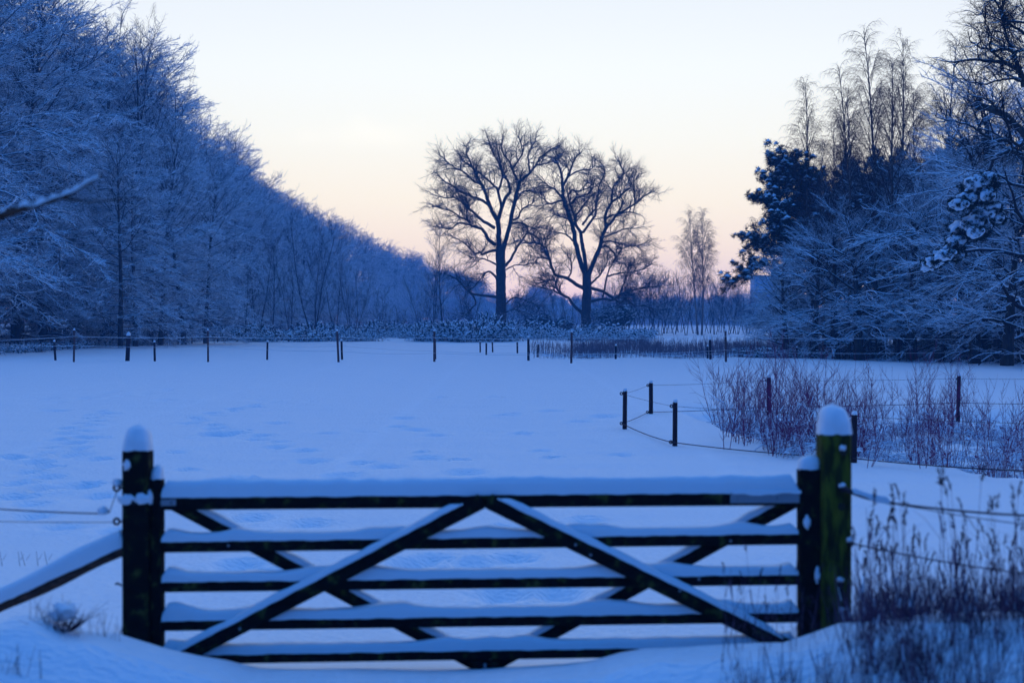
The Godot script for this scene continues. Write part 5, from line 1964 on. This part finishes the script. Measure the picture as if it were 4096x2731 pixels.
	make_branch()
	# the far-off wood closing the view behind the big trees
	rng.seed = 52
	var spots := []
	for q in 5200:
		var px := rng.randf_range(1890, 3120)
		var d := rng.randf_range(500.0, 760.0)
		var p := on(px, d)
		var top := 6.0 + 3.0 * rough.get_noise_2d(p.x * 0.6, 3.0) + (d - 500.0) * 0.012
		p.y = top * pow(rng.randf(), 0.8)
		var f := Vector3(rng.randf_range(-1, 1), rng.randf_range(-0.1, 1.3), rng.randf_range(-1, 1)).normalized()
		spots.append(Transform3D(Basis.looking_at(f, Vector3.UP if absf(f.y) < 0.9 else Vector3.RIGHT) * Basis.from_scale(Vector3.ONE * rng.randf_range(0.6, 1.1)), p))
	mixed("far_woods", two(sp_far[0], M.twig, M.twig_snow), spots, "hazy far-off wood closing the view behind the two big bare trees", "wood")


# the heavy white spruce bough hanging at the right
func make_bough() -> void:
	rng.seed = 61
	var d := 52.0
	var root := on(4330, d)
	var o := thing("spruce", root, "spruce with drooping boughs heaped with thick snow, in front of the thicket at the right", "tree")
	var g := Geo.new()
	g.tube([Vector3(0, -0.3, 0), Vector3(0.1, 4.0, 0), Vector3(0, 8.5, 0), Vector3(0, 10.5, 0)], [0.24, 0.2, 0.09, 0.03], 9)
	part("trunk", g.mesh(), M.bark, o)
	var limbs := Geo.new()
	var b := Bag.new()
	var heapd := Geo.new()
	var runs := [[V(4330, 560), V(4120, 560), V(4020, 612), V(3975, 640), V(3958, 690)], [V(3958, 690), V(3900, 700), V(3860, 790), V(3810, 830)], [V(3950, 680), V(3920, 800), V(3880, 850), V(3830, 900), V(3800, 950), V(3760, 1010), V(3712, 1062)], [V(3965, 690), V(3960, 760), V(3925, 820)]]
	for r in runs.size():
		var pts := []
		for q in runs[r]:
			pts.append(at(q.x, q.y, d + 0.3 * r) - root)
		var rads := []
		for k in pts.size():
			rads.append(lerpf(0.09 if r == 0 else 0.04, 0.05 if r == 0 else 0.012, float(k) / (pts.size() - 1)))
		limbs.tube(pts, rads, 7)
	var top := []
	for q in [V(4330, 556), V(4120, 556), V(4020, 606), V(3975, 634)]:
		top.append(at(q.x, q.y, d) - root)
	var fine := []
	for k in 31:
		fine.append(along(top, k / 30.0)[0])
	var rows := snow_rows(fine, 0.09, fill(31, 0.13), 8, 0.02, 5.0)
	heapd.loft(rows, false, true)
	# clumps of needles under pillows of snow: [x, y, half width, half height] of each
	for q in [[3945, 715, 55, 42], [3895, 735, 50, 45], [3870, 790, 40, 40], [3935, 760, 50, 50], [3835, 815, 38, 28], [3920, 860, 66, 48], [3890, 895, 62, 50], [3845, 905, 40, 46], [3930, 905, 38, 40], [3905, 925, 30, 36], [3830, 960, 36, 40], [3810, 990, 34, 34], [3785, 1015, 44, 32], [3745, 1040, 34, 22], [3718, 1060, 22, 16], [3830, 1015, 24, 28], [3955, 780, 26, 40], [3995, 870, 20, 30], [3975, 830, 24, 26]]:
		var c := at(q[0], q[1], d - 0.2 + rng.randf_range(-0.3, 0.3)) - root
		var rx: float = q[2] / F * d * 0.8
		var ry: float = q[3] / F * d * 0.8
		for m in 15:
			var v := toss(1.0).normalized()
			b.add(sp_pine[rng.randi() % 4], Transform3D(Basis(Vector3.UP, rng.randf() * TAU).scaled(Vector3.ONE * 0.48), c + v * Vector3(rx, ry, rx) * 0.9 - Vector3(0, ry * 0.4, 0)))
		for m in 16:
			var w := rng.randf_range(-0.95, 0.95)
			var p := c + Vector3(w * rx, rng.randf_range(-0.75, 0.5) * ry, rng.randf_range(0.75, 1.05) * rx)
			b.add(sp_pine[rng.randi() % 4], Transform3D(Basis(Vector3.UP, rng.randf() * TAU).scaled(Vector3.ONE * rng.randf_range(0.16, 0.3)), p))
		var lumps := []
		for m in 40:
			var w := rng.randf_range(-0.95, 0.95)
			var up := rng.randf_range(-0.5, 0.55) * sqrt(1.0 - w * w * 0.8)
			var p := c + Vector3(w * rx, up * ry, rng.randf_range(0.25, 0.85) * rx)
			lumps.append([p, p + Vector3(rng.randf_range(-0.26, 0.06), rng.randf_range(-0.20, 0.02), rng.randf_range(-0.02, 0.08)), rng.randf_range(0.03, 0.085), rng.randf_range(0.025, 0.06)])
		var s := skin(lumps, c - Vector3(rx + 0.2, ry + 0.2, 0.25), c + Vector3(rx + 0.2, ry + 0.2, rx + 0.25), 0.04, 0.024)
		var base := heapd.v.size()
		heapd.v.append_array(s.v)
		heapd.n.append_array(s.n)
		for k in s.ix.size():
			heapd.ix.append(s.ix[k] + base)
	part("limb", limbs.mesh(), M.bark, o)
	part("needles", heap(b.bark), M.needle, o)
	b.snow = PackedVector3Array()
	part("snow", heapd.mesh(), M.twig_snow, o)


# the branch that pokes in at the left, close to the camera, and the tree it grows on
func make_branch() -> void:
	rng.seed = 62
	var d := 5.6
	var root := Vector3(-3.5, height(-3.5, -5.9), -5.9)
	var o := thing("roadside_tree", root, "bare tree just outside the left edge, one snowy branch poking blurred into view", "tree")
	var g := Geo.new()
	g.tube([Vector3(0, -0.3, 0), Vector3(0.05, 1.2, 0), Vector3(0, 2.6, 0.05), Vector3(-0.1, 4.6, 0)], [0.14, 0.12, 0.10, 0.07], 12)
	part("trunk", g.mesh(), M.bark, o)
	var pts := [Vector3(0.0, 2.2, 0.0)]
	for q in [V(-480, 935), V(-200, 915), V(0, 862), V(90, 830), V(180, 806), V(280, 772), V(350, 730), V(405, 700)]:
		pts.append(at(q.x, q.y, d) - root)
	var b := Geo.new()
	b.tube(pts, [0.035, 0.03, 0.024, 0.018, 0.016, 0.014, 0.011, 0.008, 0.005], 10)
	part("branch", b.mesh(), M.rail_wood, o)
	var fine := []
	var th := []
	for k in 61:
		fine.append(along(pts, 0.12 + 0.86 * k / 60.0)[0] + Vector3.UP * 0.006)
		th.append(lerpf(0.024, 0.008, k / 60.0) * clampf(0.45 + 1.6 * rough.get_noise_1d(k * 5.0), 0.02, 1.0) + 0.001)
	part("snow_layer", snow_strip(fine, 0.014, th, 8, 0.02, 6.0), M.snow_near, o)
	var t := Bag.new()
	t.rod([at(230, 790, d) - root, at(350, 806, d) - root, at(470, 800, d) - root, at(600, 792, d) - root], [0.005, 0.004, 0.003, 0.0015], 5)
	part("twig", heap(t.bark), M.rail_wood, o)


func make_plants() -> void:
	rng.seed = 81
	# reddish saplings in the ditch
	var saps := []
	for k in 5:
		saps.append(sapling([1.35, 1.5, 1.2, 1.6, 1.0][k], [3, 2, 4, 2, 3][k], 811 + k))
	rng.seed = 82
	for k in 150:
		var px: float
		var d: float
		if k < 95:
			px = 2870 + pow(rng.randf(), 0.8) * 620
			d = rng.randf_range(21.5, 30.0) - (px - 2870) / 620.0 * 2.2
		else:
			px = rng.randf_range(3480, 4300)
			d = rng.randf_range(19.0, 31.0)
		var p := on(px, d)
		var group := "reddish saplings in the ditch"
		var label := "bare reddish sapling in the dense clump inside the corner of the wire fence" if k < 95 else "bare reddish sapling standing thinly in the ditch right of the mossy gate post"
		plant(saps[rng.randi() % 5], p, rng.randf() * TAU, rng.randf_range(0.75, 1.15), label, group)
	var t := tangle(0.8, 9, 4, 0.006)
	var tmesh := two(t, M.red_twig, M.twig_snow)
	var spots := []
	for k in 420:
		var px := rng.randf_range(2880, 4300) if k % 3 else rng.randf_range(2880, 3480)
		var d := rng.randf_range(20.5, 31.0)
		var p := on(px, d)
		if p.x < 4.0 or p.z < -33.0:
			continue
		spots.append(Transform3D(Basis(Vector3.UP, rng.randf() * TAU).scaled(Vector3.ONE * rng.randf_range(0.4, 0.9)), p))
	mixed("ditch_growth", tmesh, spots, "low snowy stems and grass at the foot of the saplings in the ditch", "undergrowth")

	# brambles under snow beyond the field
	rng.seed = 83
	t = tangle(1.2, 9, 40, 0.018)
	var brambles := two(t, M.holly, M.twig_snow)
	spots = []
	for k in 2600:
		var z := -rng.randf_range(126.0, 168.0)
		var px := rng.randf_range(820, 2600)
		var p := on(px, -z)
		if rough.get_noise_2d(p.x * 3.0, z * 2.0) < -0.12:
			continue
		spots.append(Transform3D(Basis(Vector3.UP, rng.randf() * TAU).scaled(Vector3(1, (rng.randf_range(0.6, 1.1) if rng.randf() < 0.82 else rng.randf_range(1.3, 2.4)) * (1.5 if px > 1480 and px < 2080 else 1.0), 1) * rng.randf_range(0.5, 1.15) * (0.75 + 0.9 * maxf(0.0, rough.get_noise_2d(p.x * 1.4 + 90.0, z * 1.0)))), p))
	for k in 900:
		var px := rng.randf_range(-60, 960)
		var d := rng.randf_range(90.0, 130.0) + (px - 400.0) * 0.02
		var p := on(px, d)
		if p.x > -29.5 + (-p.z - 92.0) * 0.05:
			continue
		spots.append(Transform3D(Basis(Vector3.UP, rng.randf() * TAU).scaled(Vector3.ONE * rng.randf_range(0.4, 0.8)), p))
	for k in 900:
		var px := rng.randf_range(2980, 4200)
		var p := on(px, rng.randf_range(74.0, 86.0) - maxf(px - 3500.0, 0.0) * 0.012)
		spots.append(Transform3D(Basis(Vector3.UP, rng.randf() * TAU).scaled(Vector3.ONE * rng.randf_range(0.4, 0.9)), p))
	mixed("brambles", brambles, spots, "snowy brambles and low growth along the far edges of the field", "undergrowth")

	# dry stems between the far fences
	rng.seed = 84
	var b := Bag.new()
	for k in 14:
		var p := Vector3(rng.randf_range(-0.6, 0.6), 0, rng.randf_range(-0.6, 0.6))
		var e := p + Vector3(rng.randf_range(-0.12, 0.12), rng.randf_range(0.45, 1.0), rng.randf_range(-0.12, 0.12))
		b.stick(p, e, 0.008, 0.005)
		b.stick(p.lerp(e, 0.6), e + toss(0.15), 0.005, 0.003)
		if k % 3 == 0:
			b.cap(p + Vector3(-0.12, 0.1, 0), p + Vector3(0.12, 0.12, 0.05), 0.03, 0.03, 0.04, 0.03)
	spots = []
	for k in 460:
		var px := rng.randf_range(2140, 3650)
		var d := rng.randf_range(74.0, 100.0) if k % 2 else rng.randf_range(74.0, 84.0)
		if px < 2300 and rng.randf() < 0.6:
			continue
		spots.append(Transform3D(Basis(Vector3.UP, rng.randf() * TAU).scaled(Vector3(1, rng.randf_range(0.6, 1.15), 1)), on(px, d)))
	mixed("dry_grass", two(b, M.reed_dark, M.twig_snow), spots, "tall dry stems with snow between the far fences, below the big trees", "grass")

	# reeds to the right of the gate
	var reeds := []
	for k in 6:
		reeds.append(reed([0.95, 0.8, 1.1, 0.7, 0.9, 1.0][k], [0.08, 0.14, 0.05, 0.2, 0.1, 0.16][k], [0.13, 0.11, 0.15, 0.10, 0.0, 0.12][k], 851 + k))
	rng.seed = 86
	for k in 300:
		var right := k % 7 != 0
		var px := rng.randf_range(3420, 4250) if right else rng.randf_range(2880, 3420)
		var d := rng.randf_range(6.5, 7.75) if not right else rng.randf_range(6.3, 8.8)
		var size := (rng.randf_range(0.4, 0.72) if right else rng.randf_range(0.3, 0.6)) * (0.8 if d < 7.0 else 1.0)
		plant(reeds[rng.randi() % 6], on(px, d), rng.randf() * TAU, size, "dry reed with a dark plume in the bed right of the mossy gate post" if right else "dry reed growing up in front of the right end of the gate", "dry reeds beside the gate")
	b = Bag.new()
	rng.seed = 87
	for k in 10:
		var p := Vector3(rng.randf_range(-0.12, 0.12), -0.05, rng.randf_range(-0.12, 0.12))
		var e := p + Vector3(rng.randf_range(-0.12, 0.12), rng.randf_range(0.2, 0.5), rng.randf_range(-0.12, 0.12))
		b.stick(p, e, 0.0032, 0.002)
		var w := Vector3(0.004, 0, 0)
		b.bark.append_array(PackedVector3Array([p - w, p + w, e + toss(0.12)]))
		if k % 4 == 0:
			b.cap(p.lerp(e, 0.5), p.lerp(e, 0.7), 0.006, 0.004, 0.010, 0.006)
	spots = []
	for k in 320:
		var px := rng.randf_range(3400, 4300) if k % 8 else rng.randf_range(2950, 3400)
		spots.append(Transform3D(Basis(Vector3.UP, rng.randf() * TAU).scaled(Vector3.ONE * rng.randf_range(0.35, 0.8)), on(px, rng.randf_range(6.0, 6.8) if px < 3400 else rng.randf_range(6.0, 8.6))))
	mixed("reed_litter", two(b, M.reed, M.twig_snow), spots, "matted dry reed stems and leaves at the foot of the reeds by the gate", "grass")

	# the snow-capped tuft and the loose stalks on the left bank
	var where := at(250, 2575, 7.15)
	where.y = height(where.x, where.z) - 0.01
	var tuft_ := thing("grass_tuft", where, "round grass tuft buried under a cap of snow, below the slanting rail", "grass tuft")
	var q := Bag.new()
	for k in 90:
		var a := rng.randf() * TAU
		var f := Vector3(cos(a), rng.randf_range(0.3, 1.8), sin(a)).normalized()
		var p := Vector3(cos(a) * 0.05, 0, sin(a) * 0.04)
		var m := p + f * rng.randf_range(0.05, 0.10)
		q.stick(p, m, 0.003, 0.002)
		if k % 3 == 0:
			q.stick(m, m + (f + toss(0.3)).normalized() * rng.randf_range(0.06, 0.16), 0.0018, 0.0008)
	part("blades", heap(q.bark), M.plume, tuft_)
	part("snow_cap", clot(Vector3(0.0, 0.095, -0.01), 0.070, 0.042, 0.06), M.snow_near, tuft_)
	for k in 34:
		var px: float = [rng.randf_range(330, 480), rng.randf_range(0, 160), rng.randf_range(110, 330)][k % 3]
		var d: float = [7.2, 6.75, 7.1][k % 3]
		var s := Bag.new()
		var e := Vector3(rng.randf_range(-0.05, 0.06), rng.randf_range(0.05, 0.15), rng.randf_range(-0.03, 0.03))
		s.stick(Vector3(0, -0.03, 0), e, 0.0016, 0.0007)
		s.stick(e * 0.5, e * 0.5 + toss(0.03) + Vector3.UP * 0.03, 0.001, 0.0005)
		var st := thing("grass_stalk", on(px, d), "thin dry grass stalk sticking out of the snow bank at the lower left", "grass stalk", "dry stalks on the left snow bank")
		part("stalk", heap(s.bark), M.plume, st)
	for px in [5, 75, 100, 148, 188]:
		var s := Bag.new()
		s.stick(Vector3(0, -0.05, 0), Vector3(rng.randf_range(-0.05, 0.03), 0.12, 0), 0.003, 0.0015)
		s.stick(Vector3(0, 0.05, 0), Vector3(0.03, 0.10, 0), 0.002, 0.001)
		var st := thing("grass_stalk", on(px, 11.6), "short dry stalk in the field just above the slanting rail at the left edge", "grass stalk", "dry stalks above the slanting rail")
		part("stalk", heap(s.bark), M.plume, st)


func mixed(called: String, mesh: ArrayMesh, spots: Array, label: String, category: String) -> void:
	var o := stuff(called, mesh, null, spots, label, category)
	o.material_override = null
